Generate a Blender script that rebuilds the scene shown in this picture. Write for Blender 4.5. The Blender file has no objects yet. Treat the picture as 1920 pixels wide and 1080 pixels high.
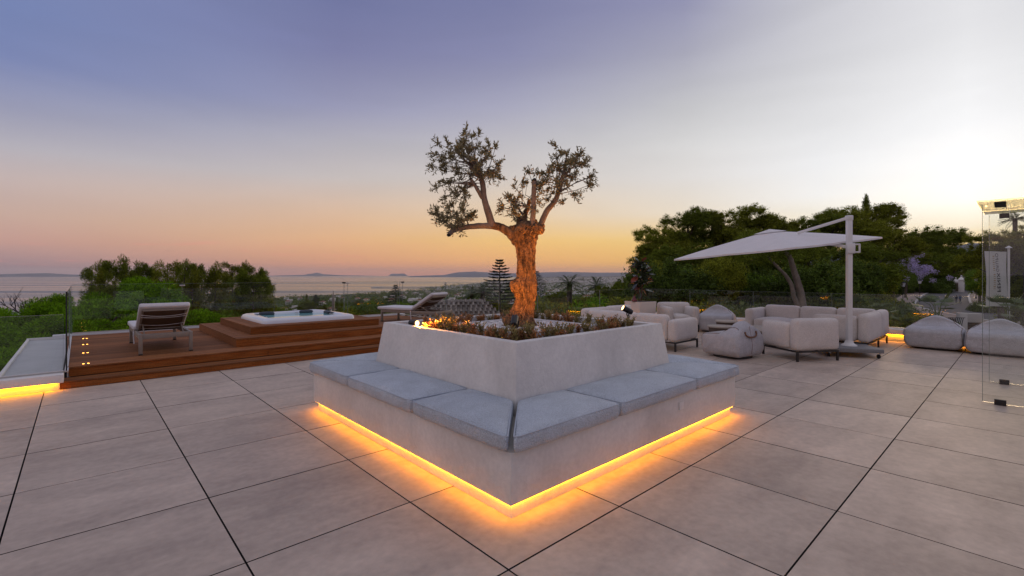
import bpy, bmesh, math, random
import numpy as np
from mathutils import Vector, Matrix, noise

# ------------------------------------------------------------------ camera
scn = bpy.context.scene
col = scn.collection
rad = math.radians
EYE = 1.55
cam_d = bpy.data.cameras.new('camera')
cam_d.sensor_width = 36.0
cam_d.lens = 884.0 / 1920.0 * 36.0
cam_d.shift_y = -25.0 / 1920.0
cam_d.clip_start = 0.05
cam_d.clip_end = 120000.0
cam = bpy.data.objects.new('camera', cam_d)
cam.location = (0, 0, EYE)
cam.rotation_euler = (rad(90), 0, 0)
col.objects.link(cam)
scn.camera = cam

# ------------------------------------------------------------------ sky
def lin(c):
    return tuple(((x / 255.0) / 12.92 if x / 255.0 <= 0.04045 else ((x / 255.0 + 0.055) / 1.055) ** 2.4) for x in c)

world = bpy.data.worlds.new('World')
scn.world = world
world.use_nodes = True
wn = world.node_tree
wn.nodes.clear()

class NT:
    """tiny node-tree helper"""
    def __init__(self, nt):
        self.nt = nt
    def n(self, kind, **kw):
        nd = self.nt.nodes.new(kind)
        for k, v in kw.items():
            setattr(nd, k, v)
        return nd
    def l(self, a, b):
        self.nt.links.new(a, b)
    def val(self, sock, v):
        if isinstance(v, bpy.types.NodeSocket):
            self.l(v, sock)
        else:
            sock.default_value = v
    def math(self, op, a, b=None, clamp=False):
        m = self.n('ShaderNodeMath', operation=op, use_clamp=clamp)
        self.val(m.inputs[0], a)
        if b is not None:
            self.val(m.inputs[1], b)
        return m.outputs[0]
    def mix(self, fac, a, b, blend='MIX'):
        m = self.n('ShaderNodeMix', data_type='RGBA', blend_type=blend)
        self.val(m.inputs[0], fac)
        self.val(m.inputs[6], a)
        self.val(m.inputs[7], b)
        return m.outputs[2]
    def ramp(self, fac, stops, interp='LINEAR'):
        r = self.n('ShaderNodeValToRGB')
        cr = r.color_ramp
        cr.interpolation = interp
        while len(cr.elements) < len(stops):
            cr.elements.new(0.5)
        for e, (p, c) in zip(cr.elements, stops):
            e.position = p
            e.color = tuple(c)[:3] + (1.0,)
        self.val(r.inputs[0], fac)
        return r.outputs[0]
    def maprange(self, v, a, b, c=0.0, d=1.0, smooth=False):
        m = self.n('ShaderNodeMapRange', interpolation_type='SMOOTHSTEP' if smooth else 'LINEAR')
        self.val(m.inputs[0], v)
        for i, x in enumerate((a, b, c, d)):
            m.inputs[i + 1].default_value = x
        return m.outputs[0]

SUN_AZ, SUN_EL = 44.0, 5.5           # degrees; the sun has just gone down behind the pines on the right
W = NT(wn)
tc = W.n('ShaderNodeTexCoord')
sep = W.n('ShaderNodeSeparateXYZ')
W.l(tc.outputs['Generated'], sep.inputs[0])
el = W.math('MULTIPLY', W.math('ARCSINE', sep.outputs[2]), 57.29578)
az = W.math('MULTIPLY', W.math('ARCTAN2', sep.outputs[0], sep.outputs[1]), 57.29578)
dd = W.math('ARCCOSINE', W.math('COSINE', W.math('MULTIPLY', W.math('SUBTRACT', az, SUN_AZ), 0.01745329)))
dd = W.math('MULTIPLY', dd, 57.29578)          # degrees away from the sun's azimuth
ef = W.math('DIVIDE', el, 90.0, clamp=True)
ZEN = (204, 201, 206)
def L_(r, g, b_):        # linear radiance, for the over-exposed glow above the set sun
    return ('lin', r, g, b_)
# (degrees from the sun's azimuth, [(elevation, sRGB)])
COLS = [
    (0, [(0, (255, 205, 110)), (2.6, (255, 218, 136)), (4.2, L_(1.08, 0.95, 0.72)), (6.5, L_(1.25, 1.18, 1.06)), (9.5, L_(1.12, 1.10, 1.07)), (13, (252, 252, 253)), (17.6, (241, 241, 243)), (21.5, (230, 230, 233)), (33, (214, 213, 219)), (90, ZEN)]),
    (11, [(0, (255, 200, 105)), (2.8, (255, 214, 135)), (5.2, (252, 240, 216)), (8, (249, 247, 244)), (11, (242, 242, 243)), (15, (229, 229, 231)), (18, (220, 220, 223)), (21, (211, 211, 216)), (26, (199, 199, 207)), (36, (194, 193, 206)), (90, ZEN)]),
    (24, [(0, (240, 166, 96)), (1.5, (247, 190, 96)), (4, (246, 208, 132)), (7, (236, 222, 202)), (11, (226, 222, 219)), (14.6, (217, 216, 216)), (18.5, (198, 198, 202)), (24, (168, 168, 186)), (29, (146, 147, 178)), (38, (158, 159, 190)), (90, ZEN)]),
    (44, [(0, (228, 146, 112)), (1.6, (248, 182, 112)), (4.2, (247, 200, 124)), (7.4, (233, 206, 172)), (11.8, (211, 203, 198)), (15.5, (193, 190, 195)), (19.6, (169, 169, 190)), (25, (138, 140, 174)), (30, (123, 127, 165)), (42, (136, 140, 176)), (90, ZEN)]),
    (64, [(0, (214, 144, 124)), (1.5, (230, 164, 124)), (4, (232, 182, 136)), (7, (222, 188, 160)), (11, (200, 191, 189)), (14.6, (181, 178, 187)), (18.5, (152, 153, 181)), (24, (126, 129, 168)), (28.7, (114, 120, 162)), (42, (134, 140, 180)), (90, ZEN)]),
    (91, [(0, (160, 136, 146)), (1.1, (176, 142, 143)), (2.9, (201, 158, 145)), (5, (203, 172, 158)), (8.1, (197, 180, 177)), (10.6, (182, 178, 187)), (13.6, (155, 157, 182)), (17.6, (124, 136, 180)), (21.5, (117, 132, 178)), (45, (142, 148, 184)), (90, ZEN)]),
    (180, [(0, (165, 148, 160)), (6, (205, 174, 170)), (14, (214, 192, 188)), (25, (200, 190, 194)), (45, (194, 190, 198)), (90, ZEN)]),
]
def lin2(c):
    return c[1:] if c[0] == 'lin' else lin(c)
prev = None
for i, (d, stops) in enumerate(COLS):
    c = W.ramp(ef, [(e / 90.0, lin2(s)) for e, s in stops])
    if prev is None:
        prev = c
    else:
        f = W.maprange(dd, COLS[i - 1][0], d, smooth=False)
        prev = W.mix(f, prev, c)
# thin pink streaks of cloud low over the sea
mp = W.n('ShaderNodeMapping')
mp.inputs['Scale'].default_value = (3.0, 3.0, 46.0)
W.l(tc.outputs['Generated'], mp.inputs[0])
nz = W.n('ShaderNodeTexNoise')
nz.inputs['Scale'].default_value = 2.6
nz.inputs['Detail'].default_value = 6.0
nz.inputs['Distortion'].default_value = 0.7
W.l(mp.outputs[0], nz.inputs[0])
streak = W.maprange(nz.outputs[0], 0.56, 0.74, smooth=True)
band = W.math('MULTIPLY', W.maprange(el, 0.4, 1.6, smooth=True), W.maprange(el, 4.6, 2.2, smooth=True))
side = W.maprange(dd, 40.0, 80.0, smooth=True)
streak = W.math('MULTIPLY', W.math('MULTIPLY', streak, band), W.math('MULTIPLY', side, 0.6))
prev = W.mix(streak, prev, lin((236, 150, 138)) + (1.0,))
# barely visible veils of high cloud
mp2 = W.n('ShaderNodeMapping')
mp2.inputs['Scale'].default_value = (1.6, 1.6, 9.0)
mp2.inputs['Rotation'].default_value = (0.12, 0.05, 0.4)
W.l(tc.outputs['Generated'], mp2.inputs[0])
nz2 = W.n('ShaderNodeTexNoise')
nz2.inputs['Scale'].default_value = 1.7
nz2.inputs['Detail'].default_value = 7.0
nz2.inputs['Distortion'].default_value = 0.9
W.l(mp2.outputs[0], nz2.inputs[0])
prev = W.mix(1.0, prev, W.maprange(nz2.outputs[0], 0.3, 0.7, 0.975, 1.03), 'MULTIPLY')
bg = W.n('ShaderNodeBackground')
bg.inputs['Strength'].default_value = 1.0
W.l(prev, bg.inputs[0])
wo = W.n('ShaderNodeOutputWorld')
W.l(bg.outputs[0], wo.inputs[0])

# ------------------------------------------------------------------ sun (soft afterglow)
sun_d = bpy.data.lights.new('sun', 'SUN')
sun_d.energy = 0.9
sun_d.angle = rad(14)
sun_d.color = (1.0, 0.66, 0.36)
sun = bpy.data.objects.new('sun', sun_d)
sdir = Vector((math.sin(rad(SUN_AZ)) * math.cos(rad(SUN_EL)), math.cos(rad(SUN_AZ)) * math.cos(rad(SUN_EL)), math.sin(rad(SUN_EL))))
sun.rotation_euler = sdir.to_track_quat('Z', 'Y').to_euler()
sun.location = (30, 30, 30)
col.objects.link(sun)

vs = scn.view_settings
vs.view_transform = 'Standard'
vs.look = 'None'
vs.exposure = 0.0
vs.gamma = 1.0
scn.cycles.use_denoising = True
scn.cycles.max_bounces = 8
scn.cycles.diffuse_bounces = 3
scn.cycles.glossy_bounces = 3
scn.cycles.transmission_bounces = 6
scn.cycles.transparent_max_bounces = 24
scn.cycles.volume_bounces = 0
scn.cycles.caustics_reflective = False
scn.cycles.caustics_refractive = False
scn.cycles.sample_clamp_indirect = 6.0

# ------------------------------------------------------------------ frames of reference
# the terrace is laid out on a 1 m square grid turned against the camera: u runs away to the right, v away to the left
_n = math.hypot(812, 884)
AX, AY = -812 / _n, 884 / _n
BX, BY = AY, -AX
RB = math.atan2(BY, BX)
def uv(u, v, z=0.0):
    return Vector((u * BX + v * AX, u * BY + v * AY, z))

# ------------------------------------------------------------------ mesh helpers
class MB:
    def __init__(self):
        self.v = []
        self.f = []
    def add(self, vs_, fs_):
        o = len(self.v)
        self.v.extend([tuple(p) for p in vs_])
        self.f.extend([tuple(i + o for i in f) for f in fs_])
        return self
    def box(self, x0, x1, y0, y1, z0, z1):
        return self.add([(x0, y0, z0), (x1, y0, z0), (x1, y1, z0), (x0, y1, z0), (x0, y0, z1), (x1, y0, z1), (x1, y1, z1), (x0, y1, z1)],
                        [(3, 2, 1, 0), (4, 5, 6, 7), (0, 1, 5, 4), (1, 2, 6, 5), (2, 3, 7, 6), (3, 0, 4, 7)])
    def prism(self, poly, z0, z1):
        n = len(poly)
        v = [(p[0], p[1], z0) for p in poly] + [(p[0], p[1], z1) for p in poly]
        f = [tuple(range(n - 1, -1, -1)), tuple(range(n, 2 * n))]
        f += [(i, (i + 1) % n, n + (i + 1) % n, n + i) for i in range(n)]
        return self.add(v, f)
    def frustum(self, lo, hi, z0, z1, bottom=True, top=True):
        v = [(p[0], p[1], z0) for p in lo] + [(p[0], p[1], z1) for p in hi]
        n = len(lo)
        f = [(i, (i + 1) % n, n + (i + 1) % n, n + i) for i in range(n)]
        if bottom: f.append(tuple(range(n - 1, -1, -1)))
        if top: f.append(tuple(range(n, 2 * n)))
        return self.add(v, f)
    def bar(self, a, b, w, h=None, up=(0, 0, 1)):
        """rectangular bar from a to b"""
        h = h or w
        a, b = Vector(a), Vector(b)
        d = (b - a).normalized()
        upv = Vector(up)
        if abs(d.dot(upv)) > 0.98: upv = Vector((1, 0, 0))
        s = d.cross(upv).normalized() * (w / 2)
        t = s.cross(d).normalized() * (h / 2)
        vs_ = [a - s - t, a + s - t, a + s + t, a - s + t, b - s - t, b + s - t, b + s + t, b - s + t]
        return self.add(vs_, [(0, 1, 2, 3), (7, 6, 5, 4), (0, 4, 5, 1), (1, 5, 6, 2), (2, 6, 7, 3), (3, 7, 4, 0)])
    def tube(self, path, radii, n=8, cap=True, wob=0.0, seed=0):
        P = [Vector(p) for p in path]
        if not isinstance(radii, (list, tuple)): radii = [radii] * len(P)
        rings = []
        ref = Vector((0.31, 0.17, 0.93))
        rng = random.Random(seed)
        for i, p in enumerate(P):
            d = (P[min(i + 1, len(P) - 1)] - P[max(i - 1, 0)]).normalized()
            if abs(d.dot(ref)) > 0.95: ref = Vector((1, 0.1, 0))
            s = (ref - d * ref.dot(d)).normalized()
            t = d.cross(s)
            ring = []
            for k in range(n):
                a = 2 * math.pi * k / n
                r = radii[i] * (1 + wob * (rng.random() - 0.5))
                ring.append(p + (s * math.cos(a) + t * math.sin(a)) * r)
            rings.append(ring)
        v = [q for r in rings for q in r]
        f = []
        for i in range(len(P) - 1):
            for k in range(n):
                f.append((i * n + k, i * n + (k + 1) % n, (i + 1) * n + (k + 1) % n, (i + 1) * n + k))
        if cap:
            f.append(tuple(range(n - 1, -1, -1)))
            f.append(tuple(range((len(P) - 1) * n, len(P) * n)))
        return self.add(v, f)
    def lathe(self, prof, n=16, c=(0, 0, 0)):
        v, f = [], []
        for r, z in prof:
            for k in range(n):
                a = 2 * math.pi * k / n
                v.append((c[0] + r * math.cos(a), c[1] + r * math.sin(a), c[2] + z))
        for i in range(len(prof) - 1):
            for k in range(n):
                f.append((i * n + k, i * n + (k + 1) % n, (i + 1) * n + (k + 1) % n, (i + 1) * n + k))
        f.append(tuple(range(n - 1, -1, -1)))
        f.append(tuple(range((len(prof) - 1) * n, len(prof) * n)))
        return self.add(v, f)
    def blob(self, c, r, seed=0, amp=0.2, sub=2):
        bm = bmesh.new()
        bmesh.ops.create_icosphere(bm, subdivisions=sub, radius=1.0)
        vs_ = []
        for p in bm.verts:
            k = 1 + amp * noise.noise(p.co * 1.7 + Vector((seed * 3.1, seed * 1.7, seed)))
            vs_.append((c[0] + p.co.x * r[0] * k, c[1] + p.co.y * r[1] * k, c[2] + p.co.z * r[2] * k))
        fs_ = [tuple(q.index for q in f.verts) for f in bm.faces]
        bm.free()
        return self.add(vs_, fs_)
    def mesh(self, name, mat=None, smooth=False, bevel=0.0, segs=2):
        me = bpy.data.meshes.new(name)
        me.from_pydata(self.v, [], self.f)
        if bevel > 0:
            bm = bmesh.new()
            bm.from_mesh(me)
            bmesh.ops.remove_doubles(bm, verts=bm.verts, dist=1e-5)
            es = [e for e in bm.edges if len(e.link_faces) == 2 and e.calc_face_angle(0) > 0.5]
            bmesh.ops.bevel(bm, geom=es, offset=bevel, segments=segs, profile=0.5, affect='EDGES', clamp_overlap=True)
            bm.to_mesh(me)
            bm.free()
        if mat: me.materials.append(mat)
        if smooth or bevel > 0:
            me.polygons.foreach_set('use_smooth', [True] * len(me.polygons))
            me.set_sharp_from_angle(angle=rad(42))
        me.update()
        return me
    def build(self, name, mat, parent=None, smooth=False, bevel=0.0, segs=2):
        return link(name, self.mesh(name, mat, smooth, bevel, segs), parent)

def link(name, me, parent=None):
    o = bpy.data.objects.new(name, me)
    col.objects.link(o)
    if parent: o.parent = parent
    return o
def tag(o, label=None, cat=None, group=None, kind=None):
    if label: o['label'] = label
    if cat: o['category'] = cat
    if group: o['group'] = group
    if kind: o['kind'] = kind
    return o
def thing(name, label, cat, loc=(0, 0, 0), rz=0.0, group=None, s=1.0):
    o = bpy.data.objects.new(name, None)
    o.empty_display_size = 0.2
    col.objects.link(o)
    o.location = loc
    o.rotation_euler = (0, 0, rz)
    o.scale = (s, s, s) if not isinstance(s, tuple) else s
    return tag(o, label, cat, group)
def copy_tree(o, parent=None):
    c = o.copy()
    col.objects.link(c)
    c.parent = parent
    for ch in o.children:
        copy_tree(ch, c)
    return c

def softmesh(name, w, d, h, r, mat, puff=0.0, quad=None, wr=0.004, seed=0, cuts=9, shape=None, side=0.0):
    """upholstered block, base at z=0, centred in x,y; quad warps its plan to four corners"""
    bm = bmesh.new()
    bmesh.ops.create_cube(bm, size=2.0)
    bmesh.ops.subdivide_edges(bm, edges=bm.edges[:], cuts=cuts, use_grid_fill=True)
    hx, hy, hz = w / 2, d / 2, h / 2
    for v in bm.verts:
        c = []
        for t, hh in zip(v.co, (hx, hy, hz)):
            s = math.copysign(1 - (1 - abs(t)) ** 1.5, t)
            c.append(s * hh)
        p = Vector(c)
        q = Vector((max(-hx + r, min(hx - r, p.x)), max(-hy + r, min(hy - r, p.y)), max(-hz + r, min(hz - r, p.z))))
        dv = p - q
        if dv.length > 1e-6:
            m = max(abs(dv.x), abs(dv.y), abs(dv.z))
            dv = dv * (r / dv.length)
            p = q + dv
        fx, fy, fz = 1 - (p.x / hx) ** 2, 1 - (p.y / hy) ** 2, 1 - (p.z / hz) ** 2
        if puff: p.z += puff * max(0, fx) * max(0, fy) * (1 if p.z > 0 else 0)
        if side:
            p.x += math.copysign(side, p.x) * max(0, fy) * max(0, fz) * (abs(p.x) / hx) ** 4
            p.y += math.copysign(side, p.y) * max(0, fx) * max(0, fz) * (abs(p.y) / hy) ** 4
        if wr:
            nn = noise.noise(Vector((p.x * 7 + seed * 5, p.y * 7, p.z * 7)))
            n2 = noise.noise(Vector((p.x * 2.2 + seed * 9, p.y * 2.2, p.z * 2 + 4)))
            p += Vector((p.x / hx, p.y / hy, p.z / hz)) * (nn * wr + n2 * wr * 1.4)
        p.z += hz
        if shape: p = shape(p)
        if quad:
            s, t = p.x / w + 0.5, p.y / d + 0.5
            A, B, C, D = quad
            x = (A[0] * (1 - s) + B[0] * s) * (1 - t) + (D[0] * (1 - s) + C[0] * s) * t
            y = (A[1] * (1 - s) + B[1] * s) * (1 - t) + (D[1] * (1 - s) + C[1] * s) * t
            p = Vector((x, y, p.z))
        v.co = p
    me = bpy.data.meshes.new(name)
    bm.to_mesh(me)
    bm.free()
    me.materials.append(mat)
    me.polygons.foreach_set('use_smooth', [True] * len(me.polygons))
    return me
def soft(name, parent, loc, w, d, h, r, mat, rz=0.0, rx=0.0, **kw):
    o = link(name, softmesh(name, w, d, h, r, mat, **kw), parent)
    o.location = loc
    o.rotation_euler = (rx, 0, rz)
    return o

# ------------------------------------------------------------------ materials
def mat(name, base=(0.5, 0.5, 0.5), rough=0.6, metal=0.0, spec=0.5, coord='Object', var=0.0, vscale=3.0, vstretch=(1, 1, 1), col2=None,
        bump=0.0, bscale=40.0, emit=None, estr=0.0, island=0.0, objrand=0.0, trans=0.0, fine=0.0, weave=0.0, crease=0.0, blotch=0.0, crack=0.0):
    m = bpy.data.materials.new(name)
    m.use_nodes = True
    T = NT(m.node_tree)
    b = m.node_tree.nodes['Principled BSDF']
    out = m.node_tree.nodes['Material Output']
    b.inputs['Roughness'].default_value = rough
    b.inputs['Metallic'].default_value = metal
    b.inputs['Specular IOR Level'].default_value = spec
    c = T.n('ShaderNodeTexCoord').outputs[coord]
    if objrand:      # every copy of a shared mesh shows another part of the grain
        oi = T.n('ShaderNodeObjectInfo')
        va = T.n('ShaderNodeVectorMath', operation='MULTIPLY_ADD')
        T.l(oi.outputs['Random'], va.inputs[0])
        va.inputs[1].default_value = (61.0, 37.0, 23.0)
        T.l(c, va.inputs[2])
        c = va.outputs[0]
    color = None
    base4 = tuple(base) + (1.0,)
    if var or col2 is not None:
        mpp = T.n('ShaderNodeMapping')
        mpp.inputs['Scale'].default_value = vstretch
        T.l(c, mpp.inputs[0])
        nz_ = T.n('ShaderNodeTexNoise')
        nz_.inputs['Scale'].default_value = vscale
        nz_.inputs['Detail'].default_value = 7.0
        nz_.inputs['Roughness'].default_value = 0.62
        T.l(mpp.outputs[0], nz_.inputs[0])
        c2 = tuple(col2) + (1.0,) if col2 is not None else tuple(x * (1 - var) for x in base) + (1.0,)
        color = T.mix(T.maprange(nz_.outputs[0], 0.32, 0.68), base4, c2)
    if fine:
        nf = T.n('ShaderNodeTexNoise')
        nf.inputs['Scale'].default_value = vscale * 14
        nf.inputs['Detail'].default_value = 3.0
        T.l(c, nf.inputs[0])
        k = T.maprange(nf.outputs[0], 0.3, 0.7, 1 - fine, 1 + fine)
        color = T.mix(1.0, color if color is not None else base4, k, 'MULTIPLY')
    if island:
        g = T.n('ShaderNodeNewGeometry')
        k = T.maprange(g.outputs['Random Per Island'], 0, 1, 1 - island, 1 + island)
        color = T.mix(1.0, color if color is not None else base4, k, 'MULTIPLY')
    if objrand:
        k = T.maprange(oi.outputs['Random'], 0, 1, 1 - objrand, 1 + objrand)
        color = T.mix(1.0, color if color is not None else base4, k, 'MULTIPLY')
    if blotch:
        nb2 = T.n('ShaderNodeTexNoise')
        nb2.inputs['Scale'].default_value = vscale * 0.55
        nb2.inputs['Detail'].default_value = 9.0
        nb2.inputs['Roughness'].default_value = 0.7
        nb2.inputs['Distortion'].default_value = 0.8
        T.l(c, nb2.inputs[0])
        k = T.maprange(nb2.outputs[0], 0.36, 0.66, 1.0 + blotch * 0.45, 1.0 - blotch)
        color = T.mix(1.0, color if color is not None else base4, k, 'MULTIPLY')
    if crack:      # a few hairline cracks in the render
        vd = T.n('ShaderNodeTexNoise')
        vd.inputs['Scale'].default_value = 5.0
        vd.inputs['Detail'].default_value = 4.0
        T.l(c, vd.inputs[0])
        wv2 = T.n('ShaderNodeVectorMath', operation='MULTIPLY_ADD')
        T.l(vd.outputs['Color'], wv2.inputs[0])
        wv2.inputs[1].default_value = (0.35, 0.35, 0.35)
        T.l(c, wv2.inputs[2])
        vc = T.n('ShaderNodeTexVoronoi', feature='DISTANCE_TO_EDGE')
        vc.inputs['Scale'].default_value = crack
        T.l(wv2.outputs[0], vc.inputs[0])
        ln = T.maprange(vc.outputs['Distance'], 0.0, 0.0035, 1.0, 0.0)
        mk = T.n('ShaderNodeTexNoise')
        mk.inputs['Scale'].default_value = 1.3
        T.l(c, mk.inputs[0])
        ln = T.math('MULTIPLY', ln, T.maprange(mk.outputs[0], 0.58, 0.66, 0.0, 0.38))
        color = T.mix(ln, color if color is not None else base4, tuple(x * 0.35 for x in base) + (1.0,))
    hsrc = None
    if weave:
        wv = T.n('ShaderNodeTexVoronoi')
        wv.inputs['Scale'].default_value = weave
        T.l(c, wv.inputs[0])
        k = T.maprange(wv.outputs['Distance'], 0.1, 0.7, 1.08, 0.78)
        color = T.mix(1.0, color if color is not None else base4, k, 'MULTIPLY')
        hsrc = wv.outputs['Distance']
    if color is None: b.inputs['Base Color'].default_value = base4
    else: T.l(color, b.inputs['Base Color'])
    if bump:
        if hsrc is None:
            nb = T.n('ShaderNodeTexNoise')
            nb.inputs['Scale'].default_value = bscale
            nb.inputs['Detail'].default_value = 5.0
            T.l(c, nb.inputs[0])
            hsrc = nb.outputs[0]
        bp = T.n('ShaderNodeBump')
        bp.inputs['Strength'].default_value = bump
        bp.inputs['Distance'].default_value = 0.02
        T.l(hsrc, bp.inputs['Height'])
        T.l(bp.outputs[0], b.inputs['Normal'])
        if crease:
            nc = T.n('ShaderNodeTexNoise')
            nc.inputs['Scale'].default_value = 7.0
            nc.inputs['Detail'].default_value = 3.0
            nc.inputs['Distortion'].default_value = 1.6
            T.l(c, nc.inputs[0])
            bp2 = T.n('ShaderNodeBump')
            bp2.inputs['Strength'].default_value = crease
            bp2.inputs['Distance'].default_value = 0.05
            T.l(nc.outputs[0], bp2.inputs['Height'])
            T.l(bp.outputs[0], bp2.inputs['Normal'])
            T.l(bp2.outputs[0], b.inputs['Normal'])
    if emit is not None:
        b.inputs['Emission Color'].default_value = tuple(emit) + (1.0,)
        b.inputs['Emission Strength'].default_value = estr
    if trans:
        tr = T.n('ShaderNodeBsdfTranslucent')
        if color is None: tr.inputs[0].default_value = base4
        else: T.l(color, tr.inputs[0])
        ms = T.n('ShaderNodeMixShader')
        ms.inputs[0].default_value = trans
        T.l(b.outputs[0], ms.inputs[1])
        T.l(tr.outputs[0], ms.inputs[2])
        T.l(ms.outputs[0], out.inputs[0])
    return m

def glassmat(name, tint, ior=1.58, refl=(1, 1, 1)):
    m = bpy.data.materials.new(name)
    m.use_nodes = True
    T = NT(m.node_tree)
    m.node_tree.nodes.clear()
    fr = T.n('ShaderNodeFresnel')
    ge = T.n('ShaderNodeNewGeometry')      # a single sheet: the same reflection from either face
    T.l(T.maprange(ge.outputs['Backfacing'], 0, 1, ior, 1.0 / ior), fr.inputs[0])
    tr = T.n('ShaderNodeBsdfTransparent')
    tr.inputs[0].default_value = tuple(tint) + (1.0,)
    gl = T.n('ShaderNodeBsdfGlossy')
    gl.inputs['Roughness'].default_value = 0.0
    gl.inputs[0].default_value = tuple(refl) + (1.0,)
    ms = T.n('ShaderNodeMixShader')
    T.l(fr.outputs[0], ms.inputs[0])
    T.l(tr.outputs[0], ms.inputs[1])
    T.l(gl.outputs[0], ms.inputs[2])
    o = T.n('ShaderNodeOutputMaterial')
    T.l(ms.outputs[0], o.inputs[0])
    return m

M = {}
M['tile'] = mat('porcelain_tile', (0.56, 0.45, 0.365), 0.6, spec=0.2, col2=(0.40, 0.32, 0.265), vscale=1.3, vstretch=(1, 2.2, 1), objrand=0.075, fine=0.08, blotch=0.10, bump=0.06, bscale=60)
M['joint'] = mat('open_joint', (0.012, 0.01, 0.01), 0.9)
M['plaster'] = mat('white_plaster', (0.74, 0.71, 0.69), 0.75, var=0.10, vscale=2.4, fine=0.03, bump=0.12, bscale=90)
M['plaster_rough'] = mat('grey_white_plaster', (0.70, 0.675, 0.645), 0.8, var=0.12, vscale=2.0, fine=0.05, blotch=0.12, crack=0.8, bump=0.22, bscale=60)
M['stone_cap'] = mat('pale_stone_cap', (0.66, 0.65, 0.65), 0.6, var=0.08, vscale=6, bump=0.08, bscale=80)
M['cushion'] = mat('blue_grey_weave', (0.60, 0.655, 0.72), 0.9, spec=0.15, var=0.16, vscale=5, weave=120, bump=0.5, crease=0.30, objrand=0.04)
M['sofa'] = mat('pale_grey_upholstery', (0.66, 0.61, 0.575), 0.92, spec=0.12, var=0.10, vscale=4, fine=0.10, bump=0.25, bscale=180, crease=0.16, objrand=0.03)
M['bean'] = mat('grey_melange_fabric', (0.50, 0.49, 0.51), 0.92, spec=0.12, var=0.18, vscale=7, fine=0.18, bump=0.3, bscale=150, crease=0.35, objrand=0.03)
M['piping'] = mat('brown_piping', (0.16, 0.11, 0.08), 0.8)
M['leather'] = mat('tan_leather', (0.20, 0.085, 0.035), 0.5, var=0.3, vscale=20)
M['cushion_piping'] = mat('cushion_piping', (0.42, 0.46, 0.52), 0.9)
M['black'] = mat('black_powder_coat', (0.012, 0.012, 0.013), 0.45)
M['darkbase'] = mat('dark_underside', (0.02, 0.018, 0.018), 0.8)
M['white_metal'] = mat('white_powder_coat', (0.72, 0.71, 0.70), 0.4, var=0.05, vscale=8)
M['canopy'] = mat('umbrella_cloth', (0.86, 0.83, 0.83), 0.9, spec=0.1, var=0.06, vscale=3, trans=0.22, fine=0.04)
M['granite'] = mat('grey_granite', (0.22, 0.22, 0.225), 0.7, var=0.25, vscale=30, fine=0.2, bump=0.1)
M['steel'] = mat('brushed_steel', (0.55, 0.54, 0.53), 0.3, metal=1.0)
M['taupe_metal'] = mat('taupe_frame', (0.27, 0.225, 0.185), 0.5, var=0.15, vscale=10)
M['sling'] = mat('brown_sling', (0.10, 0.06, 0.038), 0.8, fine=0.1, vscale=20)
M['lounge_pad'] = mat('off_white_pad', (0.66, 0.64, 0.66), 0.9, spec=0.1, var=0.06, vscale=6, fine=0.03, bump=0.15, bscale=150)
M['wood'] = mat('deck_wood', (0.30, 0.125, 0.050), 0.7, spec=0.10, col2=(0.15, 0.055, 0.020), vscale=5.0, vstretch=(0.5, 9, 9), objrand=0.30, fine=0.2, bump=0.12, bscale=50)
M['wood_red'] = mat('oiled_riser_wood', (0.34, 0.115, 0.028), 0.6, spec=0.12, col2=(0.16, 0.046, 0.010), vscale=5.0, vstretch=(0.5, 9, 9), objrand=0.2, fine=0.2, bump=0.12, bscale=50)
M['acrylic'] = mat('white_acrylic', (0.68, 0.70, 0.74), 0.15, var=0.05, vscale=4)
M['head'] = mat('dark_headrest', (0.035, 0.045, 0.06), 0.5)
M['led'] = mat('amber_led', (0.9, 0.5, 0.1), 0.5, emit=(1.0, 0.355, 0.002), estr=23.0)
M['lamp_dot'] = mat('lamp_lens', (0.9, 0.6, 0.3), 0.3, emit=(1.0, 0.36, 0.05), estr=9.0)
M['lamp_face'] = mat('spot_lens', (0.9, 0.8, 0.6), 0.3, emit=(1.0, 0.55, 0.20), estr=6.0)
M['glass'] = glassmat('railing_glass', (0.93, 0.955, 0.94))
M['glass_edge'] = mat('polished_glass_edge', (0.20, 0.24, 0.22), 0.15)
M['dark_edge'] = mat('dark_glass_edge', (0.012, 0.018, 0.018), 0.25)
M['glass_wall'] = glassmat('clear_wall_glass', (0.95, 0.965, 0.95))
M['canopy_glass'] = glassmat('canopy_glass', (0.80, 0.80, 0.70))
M['pebble'] = mat('white_marble_pebble', (0.66, 0.63, 0.61), 0.6, island=0.22)
M['soil'] = mat('planting_soil', (0.07, 0.05, 0.038), 0.95, var=0.4, vscale=30, bump=0.5, bscale=60)
M['olive_bark'] = mat('olive_bark', (0.31, 0.17, 0.080), 0.9, col2=(0.030, 0.015, 0.008), vscale=13, vstretch=(2.0, 2.0, 0.7), fine=0.6, bump=1.0, bscale=34)
M['olive_limb'] = mat('olive_limb_bark', (0.24, 0.19, 0.155), 0.85, col2=(0.13, 0.10, 0.08), vscale=9, fine=0.15, bump=0.5, bscale=40)
M['cut_wood'] = mat('dark_pruned_cut', (0.025, 0.02, 0.02), 0.9)
M['olive_leaf'] = mat('olive_leaf', (0.27, 0.225, 0.105), 0.55, island=0.45, trans=0.25)
M['shrub_green'] = mat('shrub_leaf_green', (0.27, 0.22, 0.075), 0.6, island=0.4, trans=0.25)
M['shrub_red'] = mat('shrub_leaf_rust', (0.36, 0.17, 0.06), 0.6, island=0.45, trans=0.25)
M['stem'] = mat('shrub_stem', (0.10, 0.045, 0.025), 0.8)
M['pine_bright'] = mat('pine_needles_bright', (0.16, 0.31, 0.008), 0.85, spec=0.1, island=0.55, trans=0.25, objrand=0.15)
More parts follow.
